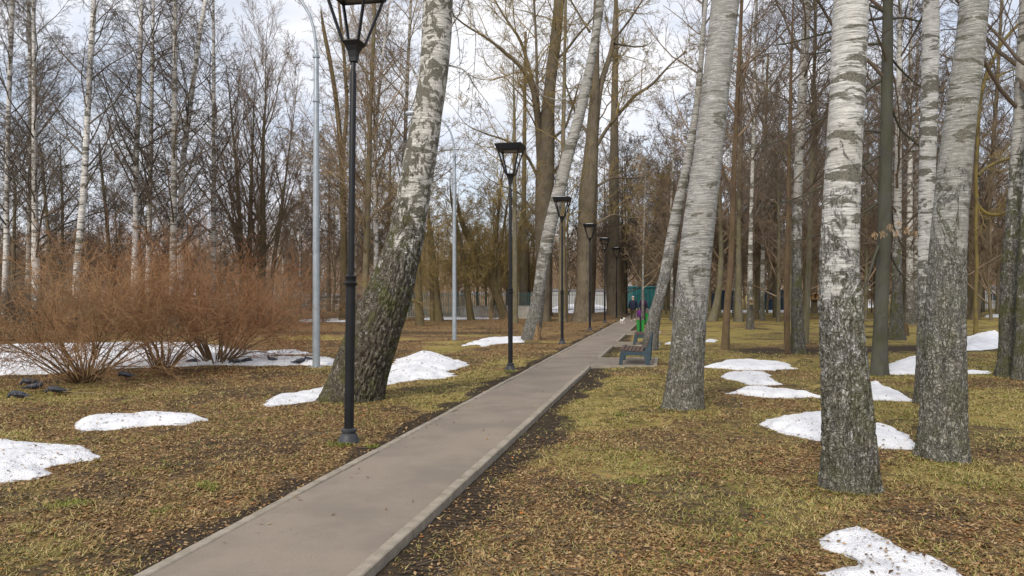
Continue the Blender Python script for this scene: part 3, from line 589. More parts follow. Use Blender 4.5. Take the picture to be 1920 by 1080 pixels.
def tree(kind, pts, label, mat, tmat, H=17.0, Z=None, limbs=(), cat='tree', group=None, name=None, tmin=None, sides=14, rings=60, flare=0.35, rough=0.04,
         rough_h=1.0, dense=1.0, rmin=None, ext=0.0, stems=(), lump=0.05, flare_h=0.3, lscale=1.0, topdir=None, extra3=()):
    """pts: (photo y, left x, right x) from the root up, all at the distance of the root"""
    NT[0] += 1; g = np.random.default_rng(100+NT[0]); y0 = pts[0][0]
    if Z is None: Z = F*CH/(y0-HZ)
    def conv(pts, tilt=0.0):
        C = [ppt((a+c)/2, y, Z) for y, a, c in pts]; Rr = [(c-a)/2*Z/F for y, a, c in pts]
        C = np.array(C); C[:, 1] += tilt*C[:, 2]; return C, np.array(Rr)
    C, Rr = conv(pts); C[0][2] = -0.12
    org = np.array([C[0][0], C[0][1], 0.0]); C[0][2] = -0.12
    if C[-1][2] < H-1:           # carry the trunk on above the frame
        d = topdir if topdir is not None else (C[-1]-C[-2])/np.linalg.norm(C[-1]-C[-2]); k = 7; top = C[-1]; L = H-C[-1][2]; r1 = Rr[-1]; Cs, Rs = [C], [Rr]
        for q in range(1, k+1):
            d = nrm(np.array(d)*0.8+np.array([g.normal()*0.05, g.normal()*0.05, 0.25])); top = top+d*L/k; Cs.append(top[None]); Rs.append(np.array([max(0.012, r1*(1-q/k)**0.8)]))
        C, Rr = np.concatenate(Cs), np.concatenate(Rs)
    nm = name or dict(birch='birch_tree', alder='bare_tree', fan='bare_tree', willow='willow_tree', spruce='spruce_tree')[kind]
    root = emp(nm, org); tag(root, label, cat, group)
    if rmin is None: rmin = max(0.0028, Z*0.00014)
    o, P, r = trunk_mesh('trunk', C, Rr, mat, root, org, sides, rings, flare, flare_h, rough, rough_h, NT[0], lump)
    parts = []; ex = []
    for l in limbs:       # (points (x,y,w) in the photo, twig count, density, depth tilt)
        q = np.array([ppt(x, y, Z) for x, y, w_ in l[0]]); q[:, 1] += np.linspace(0, 1, len(q))*l[3]; rq = np.array([w_/2*Z/F for x, y, w_ in l[0]])*(0.8 if Z > 40 else 1.0)
        if l[1] and len(q) < 7:      # let the tip thin out instead of ending bluntly
            dq = nrm(q[-1]-q[-2]+np.array([0, 0, 0.15*np.linalg.norm(q[-1]-q[-2])])); Lq = 0.055*Z; q = np.concatenate([q, [q[-1]+dq*Lq*0.5, q[-1]+nrm(dq+np.array([0.1, 0.1, 0.3]))*Lq]]); rq = np.concatenate([rq, [rq[-1]*0.6, rq[-1]*0.2]])
        ex.append((q, rq, l[1], l[2]))
    ex += list(extra3)
    cg = crown_geo(P, r, CROWN[kind], H, g, rmin, tmin, dense, ex, lscale, lambda V, Fc: mk('limb', V-org, Fc, mat, root, uv=np.stack([V[:, 0], V[:, 2]], -1)))
    if cg is not None: mk('crown', cg[0]-org, cg[1], tmat, root)
    for st in stems:
        Cs, Rs = conv(st); Cs[0][2] = -0.1 if st[0][0] > HZ+12 else Cs[0][2]
        d = nrm(Cs[-1]-Cs[-2]); L = H*0.85-Cs[-1][2]
        if L < 1: L = 2.5
        if L > 0:
            e = [Cs[-1]+d*L*f+np.array([0, 0, L*0.1*f]) for f in (0.35, 0.7, 1.0)]; Cs = np.concatenate([Cs, np.array(e)]); Rs = np.concatenate([Rs, Rs[-1]*np.array([0.7, 0.4, 0.1])])
        o2, P2, r2 = trunk_mesh('trunk', Cs, Rs, mat, root, org, sides, rings, flare, flare_h, rough, rough_h, NT[0]+50, lump)
        cg = crown_geo(P2, r2, CROWN[kind], H*0.8, g, rmin, tmin, dense, None, lscale)
        if cg is not None: mk('crown', cg[0]-org, cg[1], tmat, root)
    return root
B_ = M
# --- the large birches near the path
A = tree('birch', [(752,600,716),(720,612,720),(690,624,727),(650,640,742),(600,663,762),(560,681,771),(520,701,780),(480,719,790),(420,737,800),(360,744,808),(300,756,817),(240,771,827),(200,776,831),(160,785,837),(120,787,842),(60,793,848),(0,794,849),(-60,797,851)],
    'massive old birch leaning right with cracked mossy bark, right behind the nearest lamp post', B_['birchA'], B_['tw_grey'], H=17, tmin=0.62, sides=160, rings=430, flare=0.22, flare_h=0.25, rough=0.13, rough_h=3.0, dense=0.8,
    limbs=[([(790,165,7),(782,145,5),(770,122,4),(765,112,2)], 0, 1, 0.0), ([(838,122,4),(850,123,3.4),(868,126,3),(880,140,2.2),(889,156,2),(905,175,1.6),(918,192,1.2)], 6, 0.5, 0.3), ([(840,60,4),(850,50,3),(862,40,2),(873,20,2)], 5, 0.6, -0.4), ([(845,8,4),(858,60,1.6),(862,110,1.4),(859,170,1.2)], 3, 0.3, 0.2), ([(848,-30,5),(880,-10,3),(892,60,1.6),(885,150,1.2),(878,210,1)], 5, 0.3, 0.5)])
Bt = tree('birch', [(766,1240,1318),(740,1247,1316),(700,1253,1317),(650,1258,1320),(600,1263,1325),(550,1267,1329),(480,1273,1332),(430,1279,1338),(360,1286,1346),(300,1304,1355),(240,1308,1360),(200,1312,1362),(150,1318,1368),(100,1323,1374),(50,1329,1380),(0,1335,1387),(-60,1342,1393)],
    'tall grey-white birch leaning slightly right, first large trunk right of the path bench', B_['birchB'], B_['tw_grey'], H=18, tmin=0.58, sides=120, rings=400, flare=0.30, flare_h=0.16, rough=0.09, rough_h=1.6, dense=0.8)
Ct = tree('birch', [(914,1538,1652),(900,1544,1647),(885,1548,1642),(860,1550,1640),(800,1549,1636),(740,1543,1632),(700,1538,1627),(650,1536,1620),(600,1536,1613),(550,1536,1609),(500,1536,1608),(440,1540,1607),(400,1543,1607),(330,1547,1610),(300,1549,1613),(240,1555,1617),(200,1558,1620),(100,1560,1625),(0,1565,1626),(-80,1567,1626)],
    'nearest birch on the right with bright white upper bark and a dark cracked foot', B_['birchC'], B_['tw_grey'], H=17, tmin=0.5, sides=170, rings=520, flare=0.40, flare_h=0.10, rough=0.12, rough_h=2.0, dense=0.7)
Dt = tree('birch', [(858,1722,1812),(830,1727,1808),(780,1728,1808),(720,1730,1809),(660,1732,1810),(600,1738,1808),(540,1742,1807),(500,1746,1807),(430,1749,1808),(360,1752,1812),(300,1762,1820),(240,1771,1827),(200,1777,1831),(150,1786,1838),(100,1793,1843),(50,1799,1848),(0,1803,1853),(-60,1808,1857)],
    'thick scaly grey birch leaning right, near the right edge beside a thinner birch', B_['birchD'], B_['tw_grey'], H=17, tmin=0.55, sides=150, rings=480, flare=0.32, flare_h=0.15, rough=0.10, rough_h=2.0, dense=0.7)
D2 = tree('birch', [(755,1715,1752),(730,1718,1752),(680,1720,1750),(600,1721,1749),(500,1722,1748),(400,1723,1750),(300,1725,1753),(200,1728,1757),(100,1730,1760),(0,1731,1760),(-60,1731,1759)],
    'slim white birch standing straight just behind and left of the scaly grey birch', B_['birchC'], B_['tw_grey'], H=17, tmin=0.42, sides=60, rings=200, rough=0.05, rough_h=1.5, dense=0.8)
Et = tree('alder', [(703,1632,1664),(680,1635,1662),(640,1637,1663),(600,1639,1664),(500,1644,1668),(430,1646,1670),(360,1648,1671),(300,1650,1672),(200,1652,1673),(100,1654,1674),(0,1656,1673),(-60,1657,1672)],
    'smooth dark grey-green trunk between the nearest white birch and the slim birch', B_['smooth'], B_['tw_dark'], H=18, tmin=0.36, sides=44, rings=160, flare=0.25, rough=0.0, dense=0.9,
    limbs=[([(1656,22,5),(1628,14,4.5),(1565,10,5),(1500,6,4),(1440,0,3)], 9, 0.9, -0.6), ([(1654,34,6),(1625,33,5),(1560,50,4),(1500,62,3)], 8, 0.9, 0.7), ([(1655,82,6),(1625,70,5),(1580,72,3)], 6, 0.8, 1.0), ([(1652,246,6),(1622,240,5),(1612,262,4),(1608,330,2)], 6, 0.8, 0.6),
           ([(1670,35,5),(1720,15,4),(1780,5,3)], 8, 0.9, 1.2), ([(1672,110,5),(1700,120,4),(1750,145,3),(1800,150,2)], 9, 0.9, 1.0), ([(1653,150,5),(1600,190,4),(1500,245,3),(1440,262,2)], 12, 1.0, 1.2), ([(1652,290,5),(1590,330,4),(1530,360,3),(1480,375,2)], 12, 1.0, 1.5),
           ([(1650,455,6),(1636,480,5),(1625,505,4),(1612,535,3)], 5, 0.7, -0.3), ([(1670,480,4),(1700,505,3),(1730,520,2)], 5, 0.8, 0.8), ([(1670,200,5),(1710,235,4),(1770,260,3)], 9, 0.9, 1.0), ([(1671,390,4),(1700,420,3),(1740,450,2)], 8, 0.9, 1.2), ([(1649,380,4),(1600,420,3),(1550,440,2)], 8, 0.9, 1.2)])
Ft = tree('birch', [(637,975,1014),(620,981,1013),(600,988,1017),(570,996,1020),(540,1002,1023),(480,1007,1032),(440,1016,1040),(400,1023,1048),(360,1038,1062),(300,1049,1072),(240,1070,1090),(180,1087,1107),(120,1098,1114),(60,1113,1127),(0,1118,1134),(-60,1124,1138)],
    'grey-white birch leaning right with a split base, between second and third lamp posts', B_['birchlean'], B_['tw_grey'], H=24, tmin=0.6, sides=70, rings=260, flare=0.1, rough=0.07, rough_h=5, dense=0.7, limbs=[([(1108,165,5),(1085,150,4),(1060,180,3),(1045,175,2)], 5, 0.8, 1.0)])
Gt = tree('birch', [(656,1202,1234),(640,1204,1234),(620,1208,1234),(600,1213,1236),(560,1225,1246),(520,1238,1257),(480,1242,1264),(420,1254,1274),(380,1262,1281),(330,1276,1292),(280,1286,1301),(220,1297,1310),(150,1306,1317),(60,1314,1323),(0,1319,1326)],
    'pale birch leaning right immediately behind the slatted park bench', B_['birchlean'], B_['tw_grey'], H=19, tmin=0.55, sides=60, rings=240, flare=0.2, rough=0.07, rough_h=3, dense=0.8)
# split wood in the foot of the leaning birch
P_ = np.array(gpt(1003, 637)); mb = MB(); g = np.random.default_rng(4)
for k in range(16):
    x = P_[0]-0.12+0.30*k/15+g.normal()*0.01; h = 0.35+0.38*math.sin(math.pi*k/15)*g.uniform(0.6, 1.15); yv = P_[1]-0.27-0.13*math.sin(math.pi*k/15)
    mb.tube([(x, yv, -0.02), (x+0.02, yv+0.02, h*0.5), (x+0.05+0.05*k/15, yv+0.10, h)], [0.035, 0.028, 0.006], 5)
o = mb.build('split_wood', M['rotwood'], Ft); o.location = -Ft.location
# --- the two great lindens in the middle and their neighbours
tree('willow', [(602,1009,1034),(590,1011,1032),(540,1008,1033),(480,1004,1035),(420,1002,1037),(360,1003,1038),(300,1007,1040),(240,1010,1040),(200,1016,1040),(150,1022,1042),(100,1028,1050),(50,1034,1054),(0,1039,1058),(-50,1043,1062)],
    'great bare linden with a thick forked trunk behind the leaning split-base birch', B_['linden'], B_['tw_olive'], H=29, tmin=0.50, sides=40, rings=160, rough=0.06, rough_h=9, dense=0.75, lscale=0.6, rmin=0.0075,
    limbs=[([(1012,330,13),(1008,230,14),(997,160,11),(975,132,9),(957,120,8),(930,100,6),(905,85,5),(873,72,4),(848,50,3)], 14, 0.9, -3), ([(1012,240,12),(1002,160,9),(990,110,8),(975,60,7),(955,30,6),(935,-5,5)], 16, 0.9, 2), ([(1018,280,8),(1007,180,8),(1005,90,6),(1000,0,5)], 12, 0.9, -1),
           ([(1045,110,7),(1060,95,6),(1085,60,5),(1110,30,4)], 9, 0.9, 1), ([(1008,330,8),(985,290,6),(950,270,5),(910,262,3)], 12, 0.9, -2), ([(1036,260,7),(1062,235,6),(1080,180,5)], 9, 0.9, 2), ([(1003,400,6),(975,360,5),(940,345,3)], 9, 0.9, 1), ([(1036,330,6),(1058,290,5),(1075,270,4)], 8, 0.9, 2)])
tree('willow', [(603,1072,1112),(590,1077,1109),(540,1080,1109),(480,1082,1110),(420,1083,1114),(360,1085,1119),(300,1094,1122),(260,1098,1122),(220,1102,1122),(180,1106,1124),(120,1108,1124),(60,1110,1124),(0,1114,1126),(-50,1116,1127)],
    'great bare linden with a long curved limb reaching right, behind the fourth lamp post', B_['linden'], B_['tw_olive'], H=28, tmin=0.5, sides=40, rings=160, rough=0.06, rough_h=9, dense=0.75, lscale=0.6, rmin=0.0075,
    limbs=[([(1112,300,16),(1122,180,16),(1130,145,14),(1148,95,12),(1154,60,11),(1158,0,9),(1160,-60,7)], 16, 0.9, 1), ([(1118,275,9),(1135,245,8),(1160,215,7.5),(1187,184,7),(1215,170,6),(1233,150,5),(1250,132,4),(1275,114,3)], 14, 0.9, -2), ([(1152,82,6),(1172,75,5),(1200,70,4)], 9, 0.9, 2), ([(1150,75,6),(1165,60,5),(1178,45,5)], 7, 0.9, -1),
           ([(1108,260,7),(1085,215,6),(1070,160,5)], 9, 0.9, 2), ([(1118,350,7),(1150,330,5),(1185,330,4)], 10, 0.9, 1), ([(1118,420,6),(1150,400,5),(1180,405,3)], 10, 0.9, 1), ([(1106,60,6),(1090,20,5),(1075,-20,4)], 9, 0.9, 2)])
tree('willow', [(592,1136,1168),(560,1138,1166),(500,1139,1163),(400,1141,1161),(300,1143,1160),(180,1146,1159),(60,1150,1160),(0,1151,1159)], 'broad dark trunk behind the fifth lamp post at the far end of the path', B_['linden'], B_['tw_brown'], H=30, tmin=0.22, sides=24, rings=80, dense=0.8, lscale=0.5, rmin=0.008)
tree('willow', [(604,1046,1064),(580,1047,1063),(500,1048,1061),(400,1049,1060),(250,1052,1060),(100,1056,1062),(0,1058,1063)], 'straight brown trunk rising behind the third lamp post', B_['brown'], B_['tw_olive'], H=22, tmin=0.25, dense=0.8, lscale=0.6)
tree('willow', [(594,973,990),(560,974,989),(480,975,988),(400,977,987),(300,979,987),(180,981,987),(60,983,988)], 'straight rusty brown trunk seen between the second lamp post and the leaning split-base birch', B_['brown'], B_['tw_olive'], H=24, tmin=0.3, dense=0.8, lscale=0.5)
tree('alder', [(606,960,972),(540,961,971),(440,961,970),(330,961,968),(200,962,967)], 'slim grey trunk directly behind the second lamp post', B_['dark'], B_['tw_olive'], H=17, tmin=0.35, dense=0.8)
# --- right-hand wood, trunks one can tell apart
R1 = [('birch', [(663,1482,1511),(640,1484,1510),(600,1484,1506),(540,1484,1502),(480,1485,1503),(400,1486,1503),(300,1490,1506),(200,1495,1511),(100,1501,1516),(0,1507,1520)], 'dark mossy birch with a blackish lower trunk, beside a thin reddish stem', 'birchE', 'tw_dark', dict(tmin=0.3, sides=40, rings=140, rough=0.08, rough_h=6)),
 ('alder', [(666,1472,1484),(620,1470,1481),(540,1469,1479),(420,1474,1482),(300,1476,1483),(150,1480,1486)], 'thin reddish stem leaning against the foot of the dark mossy birch', 'red', 'tw_dark', dict(H=12, tmin=0.4)),
 ('alder', [(655,1352,1368),(620,1354,1367),(560,1358,1371),(480,1366,1378),(400,1368,1379),(300,1373,1382),(150,1380,1388),(0,1388,1394)], 'slim brown tree with bare stem standing alone just right of the tall grey birch', 'red', 'tw_brown', dict(tmin=0.3, sides=24, rings=100)),
 ('birch', [(617,1399,1414),(580,1400,1411),(500,1402,1411),(400,1405,1412),(200,1411,1417),(0,1416,1420)], 'slim grey birch carrying a small nest box on its trunk', 'birchfard', 'tw_grey', dict(tmin=0.3)),
 ('alder', [(603,1376,1394),(560,1378,1391),(450,1380,1390),(300,1384,1391),(100,1388,1393)], 'thick grey trunk between the slim brown tree and the birch with the nest box', 'dark', 'tw_brown', dict(H=21, tmin=0.2)),
 ('alder', [(602,1325,1345),(580,1336,1350),(540,1343,1355),(480,1348,1358),(380,1346,1354),(250,1340,1347),(100,1336,1341)], 'dark leaning tree with a spreading foot behind the tall grey birch', 'dark', 'tw_brown', dict(H=20, tmin=0.2)),
 ('alder', [(598,1411,1423),(540,1414,1424),(400,1424,1432),(250,1432,1438),(100,1438,1442)], 'grey-brown tree leaning right just behind the birch with the nest box', 'brown', 'tw_brown', dict(H=21, tmin=0.2)),
 ('birch', [(601,1424,1434),(500,1426,1434),(350,1428,1434),(150,1430,1435)], 'thin pale birch left of the navy containers', 'birchfard', 'tw_grey', dict(H=19, tmin=0.25)),
 ('alder', [(596,1449,1456),(480,1450,1456),(300,1453,1457)], 'very thin dark tree in front of the navy containers', 'dark', 'tw_brown', dict(H=14, tmin=0.2)),
 ('alder', [(645,1502,1516),(600,1505,1517),(540,1510,1520),(440,1514,1523),(300,1519,1527),(120,1524,1530),(0,1527,1532)], 'dark trunk rising close behind the dark mossy birch', 'dark', 'tw_dark', dict(tmin=0.18, sides=20)),
 ('alder', [(588,1520,1534),(540,1521,1532),(400,1524,1532),(200,1527,1533)], 'brown trunk with a wooden feeding box, left of the nearest white birch', 'brown', 'tw_brown', dict(H=22, tmin=0.18)),
 ('birch', [(637,1665,1697),(610,1669,1693),(560,1672,1692),(480,1674,1690),(380,1676,1690),(250,1679,1690),(100,1682,1691),(0,1684,1691)], 'knotty brown and white birch just right of the smooth dark trunk', 'birchE', 'tw_dark', dict(H=18, tmin=0.22, sides=40, rings=140, rough=0.14, rough_h=3)),
 ('birch', [(608,1697,1716),(560,1699,1712),(440,1700,1711),(300,1702,1711),(120,1704,1710),(0,1706,1711)], 'greyish birch farther back between the smooth dark trunk and the slim birch', 'birchfard', 'tw_dark', dict(H=19, tmin=0.2)),
 ('birch', [(604,1711,1724),(500,1712,1722),(300,1715,1722),(80,1718,1723)], 'pale far birch peeping out left of the slim white birch', 'birchfard', 'tw_dark', dict(H=18, tmin=0.2)),
 ('alder', [(598,1808,1824),(560,1811,1824),(460,1816,1827),(340,1824,1833),(200,1832,1839),(60,1840,1846)], 'dark leaning tree right of the scaly grey birch, left of a twin pair', 'brown', 'tw_dark', dict(H=21, tmin=0.15)),
 ('alder', [(599,1818,1836),(560,1825,1839),(480,1838,1850),(400,1848,1858),(280,1858,1866),(140,1868,1874),(0,1876,1881)], 'brown tree leaning right, right-hand trunk of the twin pair on the lawn', 'brown', 'tw_dark', dict(H=22, tmin=0.15)),
 ('birch', [(706,1868,1918),(690,1876,1912),(650,1876,1910),(600,1874,1908),(540,1876,1906),(460,1882,1908),(400,1888,1913),(360,1892,1915),(280,1897,1919),(200,1902,1924),(100,1908,1930),(0,1914,1936)], 'dark mossy birch with a spreading foot at the right edge of the view', 'birchE', 'tw_dark', dict(tmin=0.3, sides=70, rings=220, rough=0.13, rough_h=6, flare=0.3)),
 ('birch', [(712,1898,1945),(690,1902,1940),(600,1905,1938),(500,1910,1938),(400,1916,1940),(250,1925,1948),(100,1934,1955)], 'second dark birch trunk cut off by the right edge of the view', 'birchE', 'tw_dark', dict(tmin=0.35, sides=50, rings=160, rough=0.12, rough_h=6))]
for k, pts, lab, bm_, tm, kw in R1: kw.setdefault('H', 16); tree(k, pts, lab, M[bm_], M[tm], **kw)
tree('alder', [(628,1824,1832),(600,1828,1835),(560,1824,1831),(500,1830,1836),(440,1826,1832),(380,1829,1835),(330,1826,1832),(270,1831,1836),(220,1830,1836),(150,1842,1848),(90,1868,1875),(60,1890,1896),(30,1925,1930)], 'yellow lichen-covered crooked tree with a looping limb near the right edge', M['lichen'], M['tw_olive'], H=10, name='lichen_tree', tmin=0.55, sides=14, rings=90, dense=0.8, lscale=0.5,
     limbs=[([(1832,365,7),(1829,378,7),(1838,392,7),(1852,402,6),(1870,403,6),(1890,396,5),(1925,372,4)], 10, 0.9, 0), ([(1833,330,7),(1850,315,6),(1880,300,5),(1925,290,4)], 10, 0.9, 0.5), ([(1841,150,5),(1875,140,4),(1925,120,3)], 7, 0.9, 0.5)])
# --- left-hand wood
L1 = [('birch', [(610,1,13),(560,3,13),(460,7,17),(360,9,17),(240,11,19),(120,15,23),(0,19,28)], 'white birch at the far left edge of the view', 'birchfar', 'tw_grey', {}),
 ('birch', [(606,44,56),(500,49,59),(360,53,61),(200,54,62),(60,52,59),(0,50,56)], 'greyish birch, left trunk of a close pair behind the leftmost red shrub', 'birchfard', 'tw_grey', dict(H=21)),
 ('birch', [(612,60,74),(500,60,74),(360,60,70),(240,60,69),(120,60,67),(0,60,66)], 'white birch with black diamond scars, right trunk of a close pair on the left', 'birchfar', 'tw_grey', {}),
 ('birch', [(620,128,144),(560,134,147),(480,140,151),(360,151,163),(240,158,168),(120,164,174),(0,172,182)], 'brightest white birch, leaning slightly right, behind the leftmost red shrub', 'birchfar', 'tw_grey', dict(tmin=0.32, sides=24, rings=120)),
 ('birch', [(614,244,260),(500,247,259),(400,250,259),(300,251,260),(200,255,264),(100,259,267),(0,262,269)], 'white birch behind the reddish shrubs, left of a close group of three pale trunks', 'birchfar', 'tw_grey', {}),
 ('birch', [(609,270,284),(500,273,283),(400,276,285),(250,279,287),(100,283,289),(0,285,290)], 'slim pale birch with a lightly curved stem behind the middle shrub', 'birchfar', 'tw_grey', dict(H=19)),
 ('birch', [(615,316,334),(500,318,331),(400,320,331),(250,322,332),(100,324,332),(0,325,332)], 'darker birch with grey bark behind the tallest reddish shrub', 'birchfard', 'tw_dark', dict(sides=20, rings=90)),
 ('birch', [(611,328,343),(500,331,343),(380,334,344),(300,338,348),(230,347,357),(160,357,366),(80,368,376),(0,382,389)], 'white birch bending to the right high above the tallest reddish shrub', 'birchfar', 'tw_grey', dict(sides=20, rings=90)),
 ('alder', [(607,394,406),(480,396,405),(360,397,405),(240,397,404),(120,398,404),(0,398,402)], 'straight dark tree rising alone right of the bending white birch', 'birchfard', 'tw_dark', dict(dense=1.1)),
 ('fan', [(603,448,458),(500,448,457),(420,446,454),(340,442,449),(260,436,440),(190,430,433)], 'fan-shaped brown tree between the straight dark tree and the first grey pole, left one', 'brown', 'tw_brown', dict(H=18)),
 ('fan', [(603,482,498),(500,484,498),(430,488,499),(360,488,497),(280,490,496),(200,496,499)], 'dense fan-shaped brown tree left of the first grey pole', 'brown', 'tw_brown', dict(H=20, stems=[[(603,460,470),(480,463,472),(380,466,474),(300,471,475)], [(603,500,508),(500,508,516),(420,520,527),(320,536,539)]])),
 ('alder', [(600,18,28),(480,22,29),(360,26,31)], 'thin dark tree between the far-left birch and the close pair of birches', 'dark', 'tw_dark', dict(H=13)),
 ('alder', [(600,98,106),(500,92,99),(400,84,90),(300,76,81)], 'thin dark tree leaning left beside the brightest white birch', 'dark', 'tw_dark', dict(H=13)),
 ('alder', [(598,112,119),(480,114,120),(360,114,119)], 'thin straight dark tree left of the brightest white birch', 'dark', 'tw_dark', dict(H=14)),
 ('alder', [(602,206,214),(500,203,210),(400,196,202),(300,186,191)], 'thin dark tree just right of the brightest white birch', 'dark', 'tw_dark', dict(H=13)),
 ('birch', [(598,560,566),(480,561,566),(400,561,565)], 'tiny distant white birch stem left of the first grey pole', 'birchfar', 'tw_brown', dict(H=12, Z=70)),
 ('willow', [(602,636,654),(500,638,652),(400,638,650),(300,636,646),(200,628,637),(120,616,624),(40,600,607)], 'olive-barked tree with forked stems between the first grey pole and the nearest lamp post', 'olive', 'tw_tan', dict(H=22, lscale=0.55, dense=0.75, tmin=0.3, stems=[[(300,638,646),(200,648,655),(100,642,648),(0,632,637)]])),
 ('birch', [(606,676,690),(500,680,692),(400,684,695),(300,687,697),(200,690,698),(100,696,703),(0,700,706)], 'tan-barked birch right beside the nearest lamp post, behind it', 'brown', 'tw_tan', dict(H=22)),
 ('birch', [(604,700,711),(500,701,710),(400,700,709),(300,699,706),(200,705,711),(100,716,721),(0,728,732)], 'slim bright white birch just right of the nearest lamp post', 'birchfar', 'tw_tan', dict(H=22)),
 ('birch', [(602,744,758),(480,748,758),(360,750,759),(240,757,764),(120,762,768),(0,768,773)], 'tan-grey birch half hidden behind the big leaning birch', 'birchfard', 'tw_tan', dict(H=21)),
 ('willow', [(611,780,797),(590,778,795),(560,778,792),(500,778,790),(430,772,783),(380,760,769)], 'crooked olive willow stem just right of the big leaning birch', 'olive', 'tw_olive', dict(H=9, dense=0.9)),
 ('willow', [(603,814,833),(580,814,828),(540,812,824),(480,806,817),(420,800,809),(370,790,798)], 'reddish olive willow leaning left, left of the second grey pole', 'olive', 'tw_olive', dict(H=10.5, dense=0.9, stems=[[(603,806,816),(560,806,815),(500,804,812)]])),
 ('willow', [(600,876,890),(560,872,884),(500,866,876),(440,856,864),(390,846,852)], 'olive willow right of the second grey pole, leaning left', 'olive', 'tw_olive', dict(H=10.5, dense=0.9)),
 ('willow', [(598,938,954),(570,930,946),(520,912,930),(480,890,908),(450,874,888),(420,862,872)], 'old willow trunk leaning strongly left, left of the second lamp post', 'olive', 'tw_olive', dict(H=9.5, dense=1.0, limbs=[([(935,545,14),(936,500,12),(930,440,9),(936,380,6)], 14, 1.0, 0.5)])),
 ('willow', [(598,917,924),(520,925,930),(440,940,945),(390,948,952)], 'slender olive willow just left of the second lamp post', 'olive', 'tw_olive', dict(H=10, dense=1.0))]
for k, pts, lab, bm_, tm, kw in L1: kw.setdefault('H', 18); tree(k, pts, lab, M[bm_], M[tm], **kw)
# young staked birch beside the path
tree('birch', [(611,1202,1208),(560,1203,1207.5),(500,1204,1207.5),(440,1206,1208.5),(380,1208,1210),(320,1210,1211)], 'slender young birch with white and orange bark beside the path, in front of the walkers', M['birchlean'], M['tw_tan'], H=10.5, name='young_birch', tmin=0.2, lscale=0.7, dense=0.8, flare=0.1)
# --- reddish shrubs
M['tw_red2'] = twig_mat('twig_redtan', (0.20, 0.11, 0.055), (0.37, 0.225, 0.115)); M['shrubstem'] = twig_mat('shrub_stem', (0.15, 0.10, 0.055), (0.30, 0.20, 0.11))
def shrub(name, px, py, H, n, label, tm, lean=0.0, spread=62, seed=0, rmin=0.0046, group=None, lv=((7, 38, 0.6, 0.6, 7, 0.20, 0.04), (5, 42, 0.6, 0.7, 5, 0.22, 0.0), (2, 42, 0.7, 0.8, 4, 0.2, 0.0)), base=0.26, up=-0.015, r0=0.021):
    g = np.random.default_rng(seed+40); c = gpt(px, py) if py is not None else np.array(px); root = emp(name, (c[0], c[1], 0)); tag(root, label, 'shrub', group)
    a = g.uniform(0, 2*math.pi, n); rr = np.sqrt(g.random(n)); S = np.stack([np.cos(a)*rr*base, np.sin(a)*rr*base, 0*a-0.03], -1)
    th = R_(spread)*rr**0.8*g.uniform(0.75, 1.1, n); D = np.stack([np.cos(a)*np.sin(th)+lean*0.4, np.sin(a)*np.sin(th), np.cos(th)], -1)
    L = H*g.uniform(0.6, 1.08, n)*(1-0.12*rr); P = grow(S, D, L, 10, 0.11, up, g)
    Rr = (r0*g.uniform(0.5, 1.2, n))[:, None]*np.linspace(1, 0.25, 10)[None]
    V, Fc = tubes(P, Rr, 5); mk('stems', V, Fc, M['shrubstem'] if tm != 'tw_dark' else M['tw_dark'], root)
    tw = Twigs(); Q, Rq = P, Rr
    for (per, ang, lf, rf, m_, wob, u) in lv:
        Q, Rq, L = kids(Q, Rq, L, per, 0.42 if Q is P else 0.2, 1.0, ang, lf, rf, m_, wob, u, g, shape=0.35, rmin=rmin); tw.add(Q, Rq, 3)
    V, Fc = tw.get(); mk('twigs', V, Fc, M[tm], root); return root
shrub('shrub', 155, 716, 2.7, 50, 'leftmost large reddish bare shrub with fanned stems, in front of the snow band', 'tw_red2', -0.1, 60, 1)
shrub('shrub', 305, 692, 2.9, 34, 'middle reddish bare shrub partly hidden between the two larger shrubs', 'tw_red', 0.0, 44, 2)
shrub('shrub', 408, 683, 3.3, 60, 'largest reddish bare shrub on the right of the group, spreading toward the first grey pole', 'tw_red', 0.35, 56, 3)
shrub('shrub', 62, 634, 3.4, 30, 'dull brown bare shrub behind the leftmost large shrub, beyond the snow band', 'tw_brown', 0.0, 60, 4, rmin=0.0045)
shrub('shrub', 935, 624, 1.7, 26, 'small clump of thin pale upright stems left of the second lamp post', 'tw_tan', 0.0, 30, 5, rmin=0.004, lv=((3, 25, 0.5, 0.6, 4, 0.1, 0.03),), base=0.5)
shrub('shrub', 8, 640, 2.6, 30, 'dark scrubby shrub at the far left edge beyond the snow', 'tw_dark', 0.0, 60, 6, rmin=0.006)
shrub('shrub', 500, 612, 2.9, 26, 'low brown scrub beyond the snow between the largest shrub and the first grey pole', 'tw_brown', 0.0, 66, 7, rmin=0.006)
shrub('shrub', 610, 604, 4.0, 30, 'wide tangle of brown brush at the wire fence behind the first grey pole', 'tw_brown', 0.0, 66, 8, rmin=0.008)

